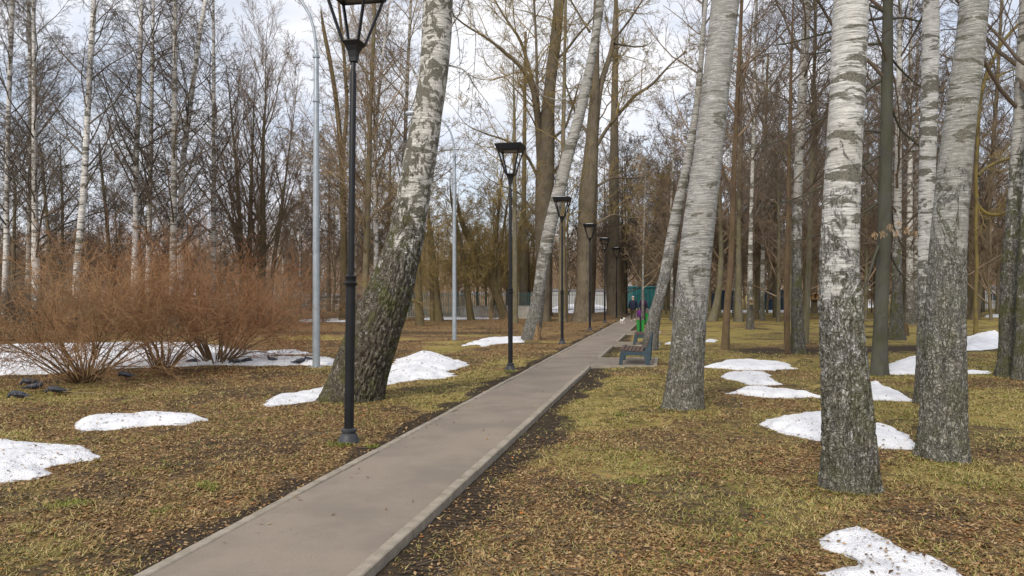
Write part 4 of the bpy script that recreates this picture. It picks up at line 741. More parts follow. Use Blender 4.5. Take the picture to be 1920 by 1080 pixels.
# --- the wood behind: copies of a few grown trees
def proto(kind, H, r0, bm_, tm, seed, dense=1.0, rmin=0.009, tmin=None, lean=0.02, lscale=1.0):
    g = np.random.default_rng(seed); n = 9; C = np.zeros((n, 3)); C[:, 2] = np.linspace(-0.2, H, n); C[1:, 0] = np.cumsum(g.normal(size=n-1)*0.02*H/4+lean*H/8*g.normal()); C[1:, 1] = np.cumsum(g.normal(size=n-1)*0.02*H/4)
    Rr = r0*(1-np.linspace(0, 0.96, n)**1.1); NT[0] += 1
    root = emp(dict(birch='birch_tree', alder='bare_tree', fan='bare_tree', willow='willow_tree', spruce='spruce_tree')[kind], (0, 0, 0))
    o, P, r = trunk_mesh('trunk', C, Rr, M[bm_], root, (0, 0, 0), 9, 26, 0.3, 0.4, 0.0, 1, seed)
    V, Fc = crown_geo(P, r, CROWN[kind], H, g, rmin, tmin, dense, None, lscale); mk('crown', V, Fc, M[tm], root); root['k'] = kind; return root
PR = [proto('alder', 17, 0.15, 'dark', 'tw_brown', 1), proto('alder', 15, 0.11, 'brown', 'tw_dark', 2), proto('alder', 18, 0.17, 'dark', 'tw_grey', 3, lean=0.08), proto('birch', 18, 0.15, 'birchfar', 'tw_grey', 4),
      proto('birch', 17, 0.13, 'birchfard', 'tw_brown', 5), proto('fan', 14, 0.12, 'brown', 'tw_brown', 6), proto('willow', 10, 0.16, 'olive', 'tw_olive', 7, 1.0), proto('willow', 18, 0.26, 'linden', 'tw_tan', 8, 0.8, lscale=0.6), proto('fan', 7, 0.05, 'brown', 'tw_brown', 9, 1.0, 0.007, 0.04), proto('spruce', 12, 0.14, 'dark', 'tw_olive', 10, 1.0, 0.012)]
used = set()
DESC = ['dark slender tree', 'thin brown tree', 'grey leaning tree', 'white-stemmed birch', 'dull birch', 'fan-crowned tree', 'low olive willow', 'tan-crowned tree', 'brown sapling', 'dark spruce']
ZONES = [(-400, 130, 'left of the brightest birch'), (130, 260, 'right of the brightest birch'), (260, 400, 'behind the largest shrub'), (400, 590, 'left of the first grey pole'), (590, 790, 'around the nearest lamp post'), (790, 955, 'around the second grey pole'), (955, 1055, 'between second and third lamp posts'),
         (1055, 1130, 'between third and fifth lamp posts'), (1130, 1250, 'beyond bench and walkers'), (1250, 1350, 'behind the tall grey birch'), (1350, 1470, 'around the nest box birch'), (1470, 1580, 'left of the nearest white birch'), (1580, 1660, 'left of the smooth dark trunk'), (1660, 1760, 'behind the slim white birch'), (1760, 1870, 'right of the scaly grey birch'), (1870, 2400, 'at the far right edge')]
ORD = ['first', 'second', 'third', 'fourth', 'fifth', 'sixth', 'seventh', 'eighth', 'ninth', 'tenth', 'eleventh', 'twelfth', 'thirteenth', 'fourteenth', 'fifteenth', 'sixteenth', 'seventeenth', 'eighteenth']
BG = []
g = np.random.default_rng(77)
def put(k, px, Z, s):
    if not (1176 < px < 1232 and Z < 97) and not (770 < px < 950 and Z < 62.5): BG.append((k, px, Z, s))
def fill(n, x0, x1, z0, z1, ks, ps, s0=0.85, s1=1.15):
    for i in range(n): put(int(g.choice(ks, p=ps)), x0+(x1-x0)*(i+g.random())/n, math.sqrt(g.uniform(z0*z0, z1*z1)), g.uniform(s0, s1))
fill(24, 1240, 2020, 50, 62, [0, 1, 2, 3, 4, 5, 8], [.2, .2, .15, .08, .17, .1, .1])
fill(26, 1180, 2050, 62, 80, [0, 1, 2, 3, 4, 5], [.25, .2, .2, .05, .15, .15])
fill(18, 1150, 2050, 80, 100, [0, 1, 2, 5, 7], [.2, .25, .2, .2, .15], 0.9, 1.2)
fill(12, 960, 1240, 62, 95, [0, 1, 5, 6, 7], [.2, .2, .1, .2, .3], 0.9, 1.2)
fill(9, 1172, 1262, 98, 118, [0, 1, 2, 7], [.3, .3, .2, .2], 1.0, 1.3)
fill(12, 1130, 1300, 60, 90, [1, 5, 7, 8], [.3, .3, .3, .1])
fill(18, 760, 1010, 56, 85, [6, 6, 1, 8], [.5, .3, .1, .1], 0.8, 1.1)
fill(12, 590, 790, 58, 90, [3, 4, 6, 7, 5], [.2, .2, .3, .15, .15], 0.8, 1.1)
fill(22, -120, 600, 55, 85, [0, 1, 5, 8, 4], [.2, .2, .2, .25, .15], 0.6, 0.95)
fill(18, -120, 600, 85, 110, [1, 5, 8, 6], [.3, .4, .2, .1], 0.6, 0.9)
put(9, 1625, 66, 0.75); put(9, 1648, 74, 0.8); put(9, 15, 100, 0.6)
def dup(root, loc, rz, s):
    r = root.copy(); scene.collection.objects.link(r); r.location = loc; r.rotation_euler = (0, 0, rz); r.scale = (s, s, s)
    for ch in root.children: c = ch.copy(); scene.collection.objects.link(c); c.parent = r
    return r
cells = {}
for (k, px, Z, s) in BG:
    zi = next(i for i, z_ in enumerate(ZONES) if z_[0] <= px < z_[1]); dp = 0 if Z < 66 else (1 if Z < 82 else 2)
    cells.setdefault((zi, k, dp), []).append((px, Z, s))
kdirs = 0
for (zi, k, dp), lst in cells.items():
    lst.sort()
    for q, (px, Z, s) in enumerate(lst):
        loc = ((px-CX)*Z/F, Z, 0); rz = g.uniform(0, 2*math.pi)
        if k not in used: r = PR[k]; r.location = loc; r.rotation_euler = (0, 0, rz); r.scale = (s, s, s); used.add(k)
        else: r = dup(PR[k], loc, rz, s)
        where = ['in woods', 'deeper in woods', 'farthest back'][dp]
        pre = '' if len(lst) == 1 else ('leftmost ' if q == 0 else 'rightmost ' if q == len(lst)-1 else 'middle ' if len(lst) == 3 else ORD[q]+'-from-left ')
        tag(r, (pre+DESC[k]+' '+where+' '+ZONES[zi][2]), 'tree', 'bare trees of the wood behind the park')
for k, r in enumerate(PR):
    if k not in used:
        for ch in list(r.children): bpy.data.objects.remove(ch)
        bpy.data.objects.remove(r)
    elif 'k' in r: del r['k']
for o in scene.objects:
    if 'k' in o: del o['k']
# far-off wood reading as one brown mass
g = np.random.default_rng(55); n = 3000
X = g.uniform(-1, 1, n); Y = g.uniform(105, 175, n); X = X*Y*1.25; hh = np.where(X < 0, g.uniform(7, 12.5, n), g.uniform(7, 14, n))*np.clip(Y/120, 0.9, 1.4)
S = np.stack([X, Y, 0*X], -1); D = np.stack([g.normal(size=n)*0.06, g.normal(size=n)*0.06, 1+0*X], -1)
P = grow(S, D, hh, 7, 0.06, 0.02, g); Rr = (g.uniform(0.03, 0.08, n))[:, None]*np.linspace(1, 0.2, 7)[None]
tw = Twigs(); tw.add(P, Rr, 4); Q, Rq, L = P, Rr, hh
for per, ang, lf, n_, wob, up in ((16, 42, 0.30, 5, 0.15, 0.08), (8, 42, 0.5, 3, 0.18, 0.03)):
    Q, Rq, L = kids(Q, Rq, L, per, 0.08, 1.0, ang, lf, 0.5, n_, wob, up, g, shape=0.5, rmin=0.022); tw.add(Q, Rq, 3)
V, Fc = tw.get(); tag(mk('distant_wood', V, Fc, twig_mat('twig_distant', (0.27, 0.19, 0.12), (0.42, 0.30, 0.19))), kind='stuff')
# ---------------- black lamp posts along the path
def copy_thing(root, loc, rz=0.0, s=1.0):
    r = root.copy(); scene.collection.objects.link(r); r.location = loc; r.rotation_euler = (0, 0, rz); r.scale = (s, s, s)
    for ch in root.children:
        c = ch.copy(); scene.collection.objects.link(c); c.parent = r
        for q in ch.children: d = q.copy(); scene.collection.objects.link(d); d.parent = c
    return r
RP = -math.atan(SL)
def make_lamp():
    r = emp('lamp_post', (0, 0, 0))
    m = MB(); m.lathe([(0.0, -0.05), (0.15, -0.05), (0.15, 0.02), (0.135, 0.035), (0.105, 0.09), (0.088, 0.125), (0.078, 0.13), (0.078, 0.14), (0.09, 0.15), (0.09, 0.175), (0.078, 0.185), (0.06, 0.19)], 32); m.build('base', M['black_base'], r, True)
    m = MB(); m.lathe([(0.057, 0.18), (0.057, 1.86), (0.058, 1.88), (0.074, 1.90), (0.078, 1.92), (0.062, 1.935), (0.062, 1.975), (0.066, 1.98), (0.066, 2.0), (0.05, 2.01), (0.0385, 2.02), (0.0385, 4.42), (0.036, 4.43), (0.028, 4.44), (0.028, 4.57)], 28); m.build('pole', M['black'], r, True)
    m = MB(); q = math.sqrt(2); m.lathe([(0.043*q, 4.55), (0.044*q, 4.60), (0.055*q, 4.67), (0.078*q, 4.73), (0.110*q, 4.775), (0.110*q, 4.785), (0.0, 4.785)], 4, rot=math.pi/4); m.build('funnel', M['black'], r)
    for sx in (-1, 1):
        for sy in (-1, 1):
            m = MB(); m.tube([(sx*0.098, sy*0.098, 4.77), (sx*0.262, sy*0.262, 5.36)], 0.021, 4); m.build('arm', M['black'], r)
    m = MB(); m.lathe([(0.0, 5.345), (0.245*q, 5.345), (0.262*q, 5.335), (0.285*q, 5.345), (0.325*q, 5.475), (0.325*q, 5.485), (0.30*q, 5.49), (0.0, 5.495)], 4, rot=math.pi/4); m.build('lamp_head', M['black'], r)
    m = MB(); m.lathe([(0.18*q, 5.49), (0.17*q, 5.515), (0.0, 5.52)], 4, rot=math.pi/4); m.build('cap', M['zinc'], r)
    m = MB(); m.box((0, 0, 5.339), (0.34, 0.34, 0.012)); m.build('diffuser', M['glass'], r)
    return r
LAMPS = [(654, 9.26, 1.04, 'nearest black lamp post, in front of the big leaning birch'), (957, 18.16, 1, 'second black lamp post from the camera, left of the path beside a snow patch'), (1054, 28.0, 1, 'third black lamp post, beside the leaning split-base birch'),
         (1106, 38.6, 1, 'fourth black lamp post, in front of the great forked linden'), (1134, 48.2, 1, 'fifth black lamp post, left of the broad dark trunk'), (1156, 58.1, 1, 'sixth black lamp post, near the walkers'), (1175, 68.5, 1, 'seventh and farthest black lamp post along the path')]
lamp0 = make_lamp()
for i, (px, Z, s, lab) in enumerate(LAMPS):
    loc = ((px-CX)*Z/F, Z, 0.0)
    if i == 0: lamp0.location = loc; lamp0.rotation_euler = (0, R_(0.75), RP); lamp0.scale = (s, s, s); o = lamp0
    else: o = copy_thing(lamp0, loc, RP, s)
    tag(o, lab, 'lamp post', 'black lamp posts along the path')
o = copy_thing(lamp0, ((1634-CX)*77/F, 77, 0), 0.3); tag(o, 'distant black lamp post between the nearest white birch and the smooth dark trunk', 'lamp post', 'black lamp posts far off on the lawn')
# ---------------- galvanised street light poles
def make_pole():
    r = emp('street_light', (0, 0, 0))
    m = MB(); m.lathe([(0, -0.03), (0.19, -0.03), (0.19, 0.025), (0.10, 0.03)], 8); m.build('base_plate', M['zinc'], r)
    m = MB(); m.lathe([(0.088, 0.0), (0.086, 1.2), (0.078, 3.5), (0.058, 7.45), (0.05, 7.5)], 16); m.build('pole', M['zinc'], r, True)
    m = MB(); m.tube([(0, 0, 7.42), (-0.01, 0, 7.7), (-0.06, 0, 8.05), (-0.16, 0, 8.38), (-0.34, 0, 8.68), (-0.6, 0, 8.92), (-0.95, 0, 9.06), (-1.35, 0, 9.12)], 0.036, 12); m.build('arm', M['zinc'], r, True)
    m = MB(); m.tube([(-1.3, 0, 9.12), (-1.45, 0, 9.13), (-1.8, 0, 9.13), (-1.95, 0, 9.12)], [0.05, 0.11, 0.12, 0.06], 12); m.build('luminaire', M['zinc'], r, True)
    for z in (6.3, 7.35):
        m = MB(); m.lathe([(0.07, z), (0.085, z), (0.085, z+0.05), (0.07, z+0.05)], 16); m.build('clamp', M['zinc'], r)
    return r
p1 = make_pole(); p1.location = gpt(593, 689); p1.scale = (1.07,)*3; tag(p1, 'nearer galvanised street light pole with arched arm, left of the nearest black lamp post', 'street light', 'grey street light poles')
p2 = copy_thing(p1, gpt(852, 639), 0, 1.0); tag(p2, 'farther galvanised street light pole between the big leaning birch and the second black lamp post', 'street light', 'grey street light poles')
# ---------------- benches
def make_bench():
    r = emp('park_bench', (0, 0, 0)); L = 1.5
    fr = [(0, 0), (0.09, 0), (0.115, 0.15), (0.15, 0.225), (0.19, 0.248), (0.61, 0.248), (0.655, 0.215), (0.70, 0), (0.80, 0), (0.825, 0.35), (0.855, 0.79), (0.80, 0.79), (0.70, 0.44), (0.655, 0.36), (0.05, 0.37)]
    for y in (-L/2, L/2):
        m = MB(); m.prism([(a-0.4, c) for a, c in fr], y-0.035, y+0.035); m.build('side_frame', M['bluegrey'], r, bevel=0.006)
    for k in range(6):
        m = MB(); m.box((-0.4+0.085+k*0.098, 0, 0.392-0.006*k+ (0.012 if k == 0 else 0)), (0.086, L+0.10, 0.036)); m.build('seat_slat', M['slat'], r, bevel=0.005)
    for k in range(3):
        z = 0.50+k*0.105; x = -0.4+0.715+0.038*k; m = MB(); m.box((x, 0, z), (0.03, L+0.10, 0.09), M=Matrix.Rotation(R_(16), 3, 'Y')); m.build('back_slat', M['slat'], r, bevel=0.005)
    m = MB(); m.box((-0.05, 0, 0.30), (0.05, L-0.06, 0.04)); m.build('crossbar', M['bluegrey'], r)
    return r
b1 = make_bench(); Zb = 20.15; b1.location = (SL*Zb-1.30+0.4, Zb, 0.022); b1.rotation_euler = (0, 0, RP); tag(b1, 'nearer park bench with wooden slats and blue-grey frame, before the pale leaning birch', 'bench', 'benches beside the path')
Zb = 27.9; b2 = copy_thing(b1, (SL*Zb-1.30+0.4, Zb, 0.022), RP); tag(b2, 'farther park bench partly hidden behind the nearer one and the leaning birch', 'bench', 'benches beside the path')
def make_bin():
    r = emp('litter_bin', (0, 0, 0)); m = MB(); q = math.sqrt(2)
    m.lathe([(0.0, 0.06), (0.15*q, 0.06), (0.19*q, 0.56), (0.205*q, 0.565), (0.205*q, 0.60), (0.175*q, 0.60), (0.14*q, 0.09), (0, 0.09)], 4, rot=math.pi/4); m.build('bucket', M['green'], r)
    for sx in (-1, 1): m = MB(); m.box((0.0, sx*0.235, 0.36), (0.07, 0.05, 0.78)); m.box((0, sx*0.235, 0.01), (0.16, 0.08, 0.02)); m.build('post', M['black'], r)
    m = MB(); m.box((0, 0, 0.765), (0.30, 0.56, 0.02)); m.build('cover', M['black'], r); return r
q1 = make_bin(); q1.location = ((1201-CX)*35.9/F, 35.9, 0.02); q1.rotation_euler = (0, 0, RP); tag(q1, 'green litter bin between black posts, just beyond the park benches', 'litter bin', 'green litter bins')
q2 = copy_thing(q1, ((1209-CX)*47/F, 47, 0), RP, 1.15); tag(q2, 'green litter bin farther down the path, nearly hidden by the leaning birch', 'litter bin', 'green litter bins')

# ---------------- walkers and their dog
def skin(name, V, E, mat, parent, root=0, lev=2):
    me = bpy.data.meshes.new(name); me.from_pydata([v[:3] for v in V], E, []); o = bpy.data.objects.new(name, me); scene.collection.objects.link(o); o.parent = parent
    s = o.modifiers.new('skin', 'SKIN'); s.use_smooth_shade = True
    for i, v in enumerate(V):
        r = v[3] if len(v) == 4 else v[3:5]; me.skin_vertices[0].data[i].radius = (r, r) if not isinstance(r, tuple) else r
        me.skin_vertices[0].data[i].use_root = (i == root)
    u = o.modifiers.new('sub', 'SUBSURF'); u.levels = lev; u.render_levels = lev; me.materials.append(mat); return o
M['skin'] = flat('skin', (0.45, 0.27, 0.19), 0.6, 0.3, 0.05); M['hair'] = flat('grey_hair', (0.42, 0.42, 0.42), 0.8, 0.2, 0.1); M['hair2'] = flat('brown_hair', (0.05, 0.03, 0.02), 0.7)
M['jacket'] = flat('navy_jacket', (0.012, 0.015, 0.035), 0.7, 0.2, 0.15); M['jacket2'] = flat('dark_plum_jacket', (0.035, 0.015, 0.045), 0.7, 0.2, 0.15)
M['trousers'] = flat('olive_trousers', (0.06, 0.055, 0.028), 0.85); M['trousers2'] = flat('dark_trousers', (0.015, 0.015, 0.018), 0.85)
M['shoe'] = flat('white_shoe', (0.5, 0.48, 0.46), 0.6); M['bag'] = flat('purple_bag', (0.12, 0.02, 0.16), 0.6)
def person(loc, rz, s, label, jk, tr, hr, bag=False, swing=1):
    r = emp('person', loc, rz); r.scale = (s, s, s); tag(r, label, 'person', 'people walking on the path')
    kn = {-1: (-0.10, 0.13*swing, 0.50), 1: (0.10, -0.05*swing, 0.48)}; an = {-1: (-0.09, 0.24*swing, 0.09), 1: (0.10, -0.30*swing, 0.17)}
    V = [(0, 0, 0.93, 0.10), (0, 0, 1.12, 0.10), (0, 0, 1.30, 0.11), (0, 0, 1.44, 0.075), (0, 0.01, 1.52, 0.055), (0, 0.02, 1.58, 0.085), (0, 0.02, 1.66, 0.095), (0, 0.015, 1.72, 0.07)]; E = [(i, i+1) for i in range(7)]
    V.append((0, 0.125, 1.61, 0.016)); E.append((5, 8))
    for sx in (-1, 1): V.append((sx*0.105, 0.01, 1.62, 0.016)); E.append((6, len(V)-1))
    arms = {}
    for sx in (-1, 1):
        b = len(V); el = (sx*0.255, -0.05+0.03*sx*swing, 1.12); wr = (sx*0.25, 0.07-0.06*sx*swing, 0.88)
        V += [(sx*0.17, 0, 1.38, 0.065), (*el, 0.045), (*wr, 0.03), (wr[0], wr[1]+0.01, 0.81, 0.032)]; E += [(2, b), (b, b+1), (b+1, b+2), (b+2, b+3)]; arms[sx] = ((sx*0.17, 0, 1.38), el, wr)
        for f in range(4):
            k = len(V); y = wr[1]-0.03+0.02*f; ln = [0.065, 0.08, 0.085, 0.07][f]; V += [(wr[0], y, 0.79, 0.010), (wr[0]-sx*0.008, y+0.01, 0.79-ln*0.55, 0.009), (wr[0]-sx*0.022, y+0.018, 0.79-ln, 0.008)]; E += [(b+3, k), (k, k+1), (k+1, k+2)]
        k = len(V); V += [(wr[0]-sx*0.02, wr[1]+0.045, 0.82, 0.011), (wr[0]-sx*0.03, wr[1]+0.06, 0.78, 0.009)]; E += [(b+3, k), (k, k+1)]
    for sx in (-1, 1):
        b = len(V); a = an[sx]; V += [(sx*0.09, 0, 0.84, 0.065), (*kn[sx], 0.045), (*a, 0.035), (a[0], a[1]+0.12, 0.03 if sx < 0 else 0.07, 0.03)]; E += [(0, b), (b, b+1), (b+1, b+2), (b+2, b+3)]
    skin('body', V, E, M['skin'], r)
    J = [(0, 0, 0.80, 0.21), (0, 0, 0.92, 0.20), (0, 0, 1.08, 0.19), (0, -0.01, 1.30, 0.18), (0, 0, 1.45, 0.085)]; JE = [(0, 1), (1, 2), (2, 3), (3, 4)]
    for sx in (-1, 1): b = len(J); J += [(sx*0.185, 0, 1.37, 0.09), (*arms[sx][1], 0.072), (*arms[sx][2], 0.052)]; JE += [(3, b), (b, b+1), (b+1, b+2)]
    skin('jacket', J, JE, jk, r)
    T = [(0, 0, 0.93, 0.17)]; TE = []
    for sx in (-1, 1): b = len(T); a = an[sx]; T += [(sx*0.095, 0, 0.78, 0.115), (*kn[sx], 0.078), (a[0], a[1], a[2]+0.05, 0.062)]; TE += [(0, b), (b, b+1), (b+1, b+2)]
    skin('trousers', T, TE, tr, r)
    for sx in (-1, 1): a = an[sx]; skin('shoe', [(a[0], a[1]-0.05, a[2]-0.03, 0.045), (a[0], a[1]+0.06, a[2]-0.045, 0.042), (a[0], a[1]+0.15, a[2]-0.055, 0.032)], [(0, 1), (1, 2)], M['shoe'], r)
    skin('hair', [(0, -0.03, 1.60, 0.075), (0, -0.015, 1.68, 0.098), (0, 0.0, 1.74, 0.075)], [(0, 1), (1, 2)], hr, r)
    for sx in (-1, 1): skin('eye', [(sx*0.035, 0.105, 1.645, 0.010), (sx*0.035, 0.112, 1.645, 0.008)], [(0, 1)], M['trousers2'], r, lev=1)
    if bag:
        g_ = emp('shopping_bag', (loc[0]-0.27, loc[1]-0.05, 0.30)); tag(g_, 'purple bag hanging from the hand of the walker in plum', 'bag'); m = MB(); m.lathe([(0, 0.0), (0.15, 0.0), (0.19, 0.10), (0.18, 0.34), (0.10, 0.42), (0, 0.42)], 10); m.build('sack', M['bag'], g_, True)
        m = MB(); m.tube([(-0.06, 0, 0.40), (-0.03, 0, 0.50), (0.03, 0, 0.50), (0.06, 0, 0.40)], 0.008, 6); m.build('handle', M['bag'], g_)
    return r
person(((1187-CX)*50.5/F, 50.5, 0.02), -0.15, 1.0, 'grey-haired person in navy jacket and olive trousers walking away on the path', M['jacket'], M['trousers'], M['hair'])
person(((1206-CX)*53.5/F, 53.5, 0.02), -0.2, 0.99, 'person in dark plum jacket walking beside the grey-haired one, behind the young birch', M['jacket2'], M['trousers2'], M['hair2'], True, -1)
d = emp('dog', ((1167-CX)*47.2/F, 47.2, 0.02), R_(200)); tag(d, 'small white dog with dark eyes on the left side of the path', 'dog'); d.scale = (1.15,)*3
M['fur'] = flat('white_fur', (0.72, 0.69, 0.65), 0.9, 0.1, 0.08); M['nose'] = flat('dog_nose', (0.02, 0.015, 0.015), 0.5)
V = [(0, -0.14, 0.175, 0.052), (0, 0.0, 0.17, 0.062), (0, 0.11, 0.175, 0.068), (0, 0.17, 0.23, 0.045), (0, 0.20, 0.275, 0.05), (0, 0.255, 0.265, 0.025), (0, -0.20, 0.21, 0.018), (0, -0.235, 0.27, 0.013)]; E = [(0, 1), (1, 2), (2, 3), (3, 4), (4, 5), (0, 6), (6, 7)]
for sx in (-1, 1):
    b = len(V); V += [(sx*0.045, 0.12, 0.13, 0.026), (sx*0.047, 0.105, 0.075, 0.016), (sx*0.047, 0.12, 0.02, 0.016), (sx*0.047, 0.14, 0.012, 0.014)]; E += [(2, b), (b, b+1), (b+1, b+2), (b+2, b+3)]
    b = len(V); V += [(sx*0.045, -0.13, 0.13, 0.032), (sx*0.048, -0.10, 0.10, 0.02), (sx*0.048, -0.155, 0.065, 0.014), (sx*0.048, -0.145, 0.015, 0.015), (sx*0.048, -0.125, 0.012, 0.014)]; E += [(0, b), (b, b+1), (b+1, b+2), (b+2, b+3), (b+3, b+4)]
    b = len(V); V += [(sx*0.035, 0.19, 0.315, 0.018), (sx*0.05, 0.19, 0.345, 0.008)]; E += [(4, b), (b, b+1)]
skin('body', V, E, M['fur'], d, 1)
for sx in (-1, 1): skin('eye', [(sx*0.022, 0.238, 0.293, 0.007), (sx*0.023, 0.243, 0.293, 0.005)], [(0, 1)], M['nose'], d, lev=1)
skin('nose', [(0, 0.275, 0.272, 0.009), (0, 0.283, 0.272, 0.007)], [(0, 1)], M['nose'], d, lev=1)
# ---------------- pigeons
M['pigeon'] = flat('pigeon_feathers', (0.045, 0.05, 0.065), 0.6, 0.4, 0.25, 25.0); M['pwing'] = flat('pigeon_wing', (0.065, 0.07, 0.085), 0.65, 0.3, 0.4, 18.0); M['beak'] = flat('beak', (0.03, 0.028, 0.028), 0.5)
M['pfoot'] = flat('pigeon_foot', (0.30, 0.08, 0.06), 0.6)
def make_pigeon(head):
    r = emp('pigeon', (0, 0, 0)); hx, hz = head
    skin('body', [(-0.02, 0, 0.10, 0.055), (0.06, 0, 0.115, 0.058), (0.11, 0, 0.13, 0.04), ((0.11+hx)/2+0.01, 0, (0.13+hz)/2, 0.024), (hx, 0, hz, 0.024), (-0.09, 0, 0.085, 0.032)], [(0, 1), (1, 2), (2, 3), (3, 4), (0, 5)], M['pigeon'], r)
    for sy in (-1, 1):
        skin('wing', [(0.07, sy*0.050, 0.125, 0.028), (0.0, sy*0.056, 0.118, 0.032), (-0.09, sy*0.035, 0.10, 0.018), (-0.145, sy*0.018, 0.088, 0.008)], [(0, 1), (1, 2), (2, 3)], M['pwing'], r)
        skin('leg', [(0.01, sy*0.022, 0.06, 0.007), (0.005, sy*0.024, 0.025, 0.005), (0.012, sy*0.024, 0.004, 0.005), (0.035, sy*0.026, 0.003, 0.004)], [(0, 1), (1, 2), (2, 3)], M['pfoot'], r, lev=1)
    m = MB(); m.box((-0.155, 0, 0.078), (0.12, 0.06, 0.014), M=Matrix.Rotation(R_(10), 3, 'Y')); m.build('tail', M['pwing'], r, bevel=0.004)
    skin('beak', [(hx+0.02, 0, hz-0.003, 0.007), (hx+0.042, 0, hz-0.010, 0.003)], [(0, 1)], M['beak'], r, lev=1)
    for sy in (-1, 1): skin('eye', [(hx+0.008, sy*0.020, hz+0.006, 0.004), (hx+0.008, sy*0.023, hz+0.006, 0.003)], [(0, 1)], M['pfoot'], r, lev=1)
    return r
pa = make_pigeon((0.165, 0.045)); pb = make_pigeon((0.135, 0.215))
PG = [(35, 753, 180, 0, 'nearest dark pigeon pecking at the far left grass'), (58, 727, 200, 0, 'pigeon pecking left of the leftmost shrub, farthest of the left four'), (64, 735, 5, 1, 'pigeon standing just in front of another at the left'), (106, 740, 200, 0, 'pigeon closest to the foot of the leftmost shrub on its left'),
      (236, 715, 170, 0, 'pigeon feeding on the grass between the leftmost and middle shrubs'), (357, 686, 10, 0, 'pigeon between the middle shrub and the largest shrub'), (443, 685, 190, 0, 'pigeon right at the foot of the largest shrub'), (461, 684, 0, 0, 'pigeon on red litter a step right of the largest shrub'),
      (513, 683, 180, 1, 'pigeon midway between the largest shrub and the first grey pole'), (562, 684, 20, 1, 'pigeon standing left of the first grey pole base'), (582, 681, 175, 0, 'pigeon right beside the first grey pole')]
done = set()
for i, (px, py, az, k, lab) in enumerate(PG):
    src = (pa, pb)[k]; c = gpt(px, py); z = float(gz(c[0], c[1])); loc = (c[0], c[1], z)
    if k in done: o = copy_thing(src, loc, R_(az), 1.12)
    else: o = src; o.location = loc; o.rotation_euler = (0, 0, R_(az)); o.scale = (1.12,)*3; done.add(k)
    tag(o, lab, 'pigeon', 'dark pigeons feeding on the ground')

# ---------------- fences and buildings behind
def fence(name, pa_, pb_, Za, Zb_, H, step, bar, mat, label, posts=2.5, rails=(0.15, 0.9), postm=None, group=None, z0=0.05, prow=0.035):
    A_ = np.array([(pa_-CX)*Za/F, Za]); B2 = np.array([(pb_-CX)*Zb_/F, Zb_]); L = np.linalg.norm(B2-A_); dv = (B2-A_)/L; rz = math.atan2(dv[1], dv[0])
    r = emp(name, (A_[0], A_[1], 0), rz); tag(r, label, 'fence', group); npn = max(1, int(round(L/posts)))
    for k in range(npn+1):
        m = MB(); m.box((L*k/npn, 0, H/2), (prow*2, prow*2, H+0.06)); m.build('post', postm or mat, r)
    for k in range(npn):
        m = MB(); xa, xb = L*k/npn+prow+0.004, L*(k+1)/npn-prow-0.004
        for f in rails: m.box(((xa+xb)/2, 0.012, z0+(H-z0)*f), (xb-xa, 0.03, 0.04))
        nb = int((xb-xa)/step)
        for q in range(1, nb): m.box((xa+(xb-xa)*q/nb, -0.012, (H+z0)/2), (bar, 0.015, H-z0-0.02))
        m.build('panel', mat, r)
    return r
fence('metal_fence', 752, 1012, 60, 60, 2.05, 0.14, 0.045, M['tealbar'], 'teal-grey bar fence behind the second grey pole and willows', 2.6, postm=M['zinc'])
fence('railing', 764, 868, 57.4, 57.4, 0.95, 0.16, 0.03, M['concrete'], 'low pale railing left of the concrete wall', 2.2)
w_ = emp('concrete_wall', ((935-CX)*57.6/F, 57.6, 0)); tag(w_, 'low concrete wall behind the olive willows, under the teal-grey fence', 'wall'); m = MB(); m.box((0, 0, 0.45), (5.9, 0.3, 0.94)); m.build('wall', M['concrete'], w_); m = MB(); m.box((0, 0, 0.955), (5.96, 0.36, 0.06)); m.build('coping', M['concrete'], w_)
fence('wire_fence', -80, 655, 61, 59, 1.7, 0.11, 0.012, M['tealbar'], 'thin wire fence behind the shrubs on the left', 2.8, rails=(0.1, 0.5, 0.95), prow=0.025)
fence('black_fence', 1026, 1150, 76, 76, 2.0, 0.15, 0.03, M['black'], 'black bar fence between the third and fifth lamp posts', 2.6)
fence('black_fence', 1318, 1700, 76, 76, 2.1, 0.16, 0.028, M['black'], 'long black bar fence behind the thin trunks on the right lawn', 2.6, rails=(0.12, 0.88, 0.97))
fence('black_fence', 1790, 1990, 74, 74, 2.0, 0.16, 0.028, M['black'], 'black railings at the right edge beyond the twin leaning trees', 2.6, rails=(0.1, 0.5, 0.97))
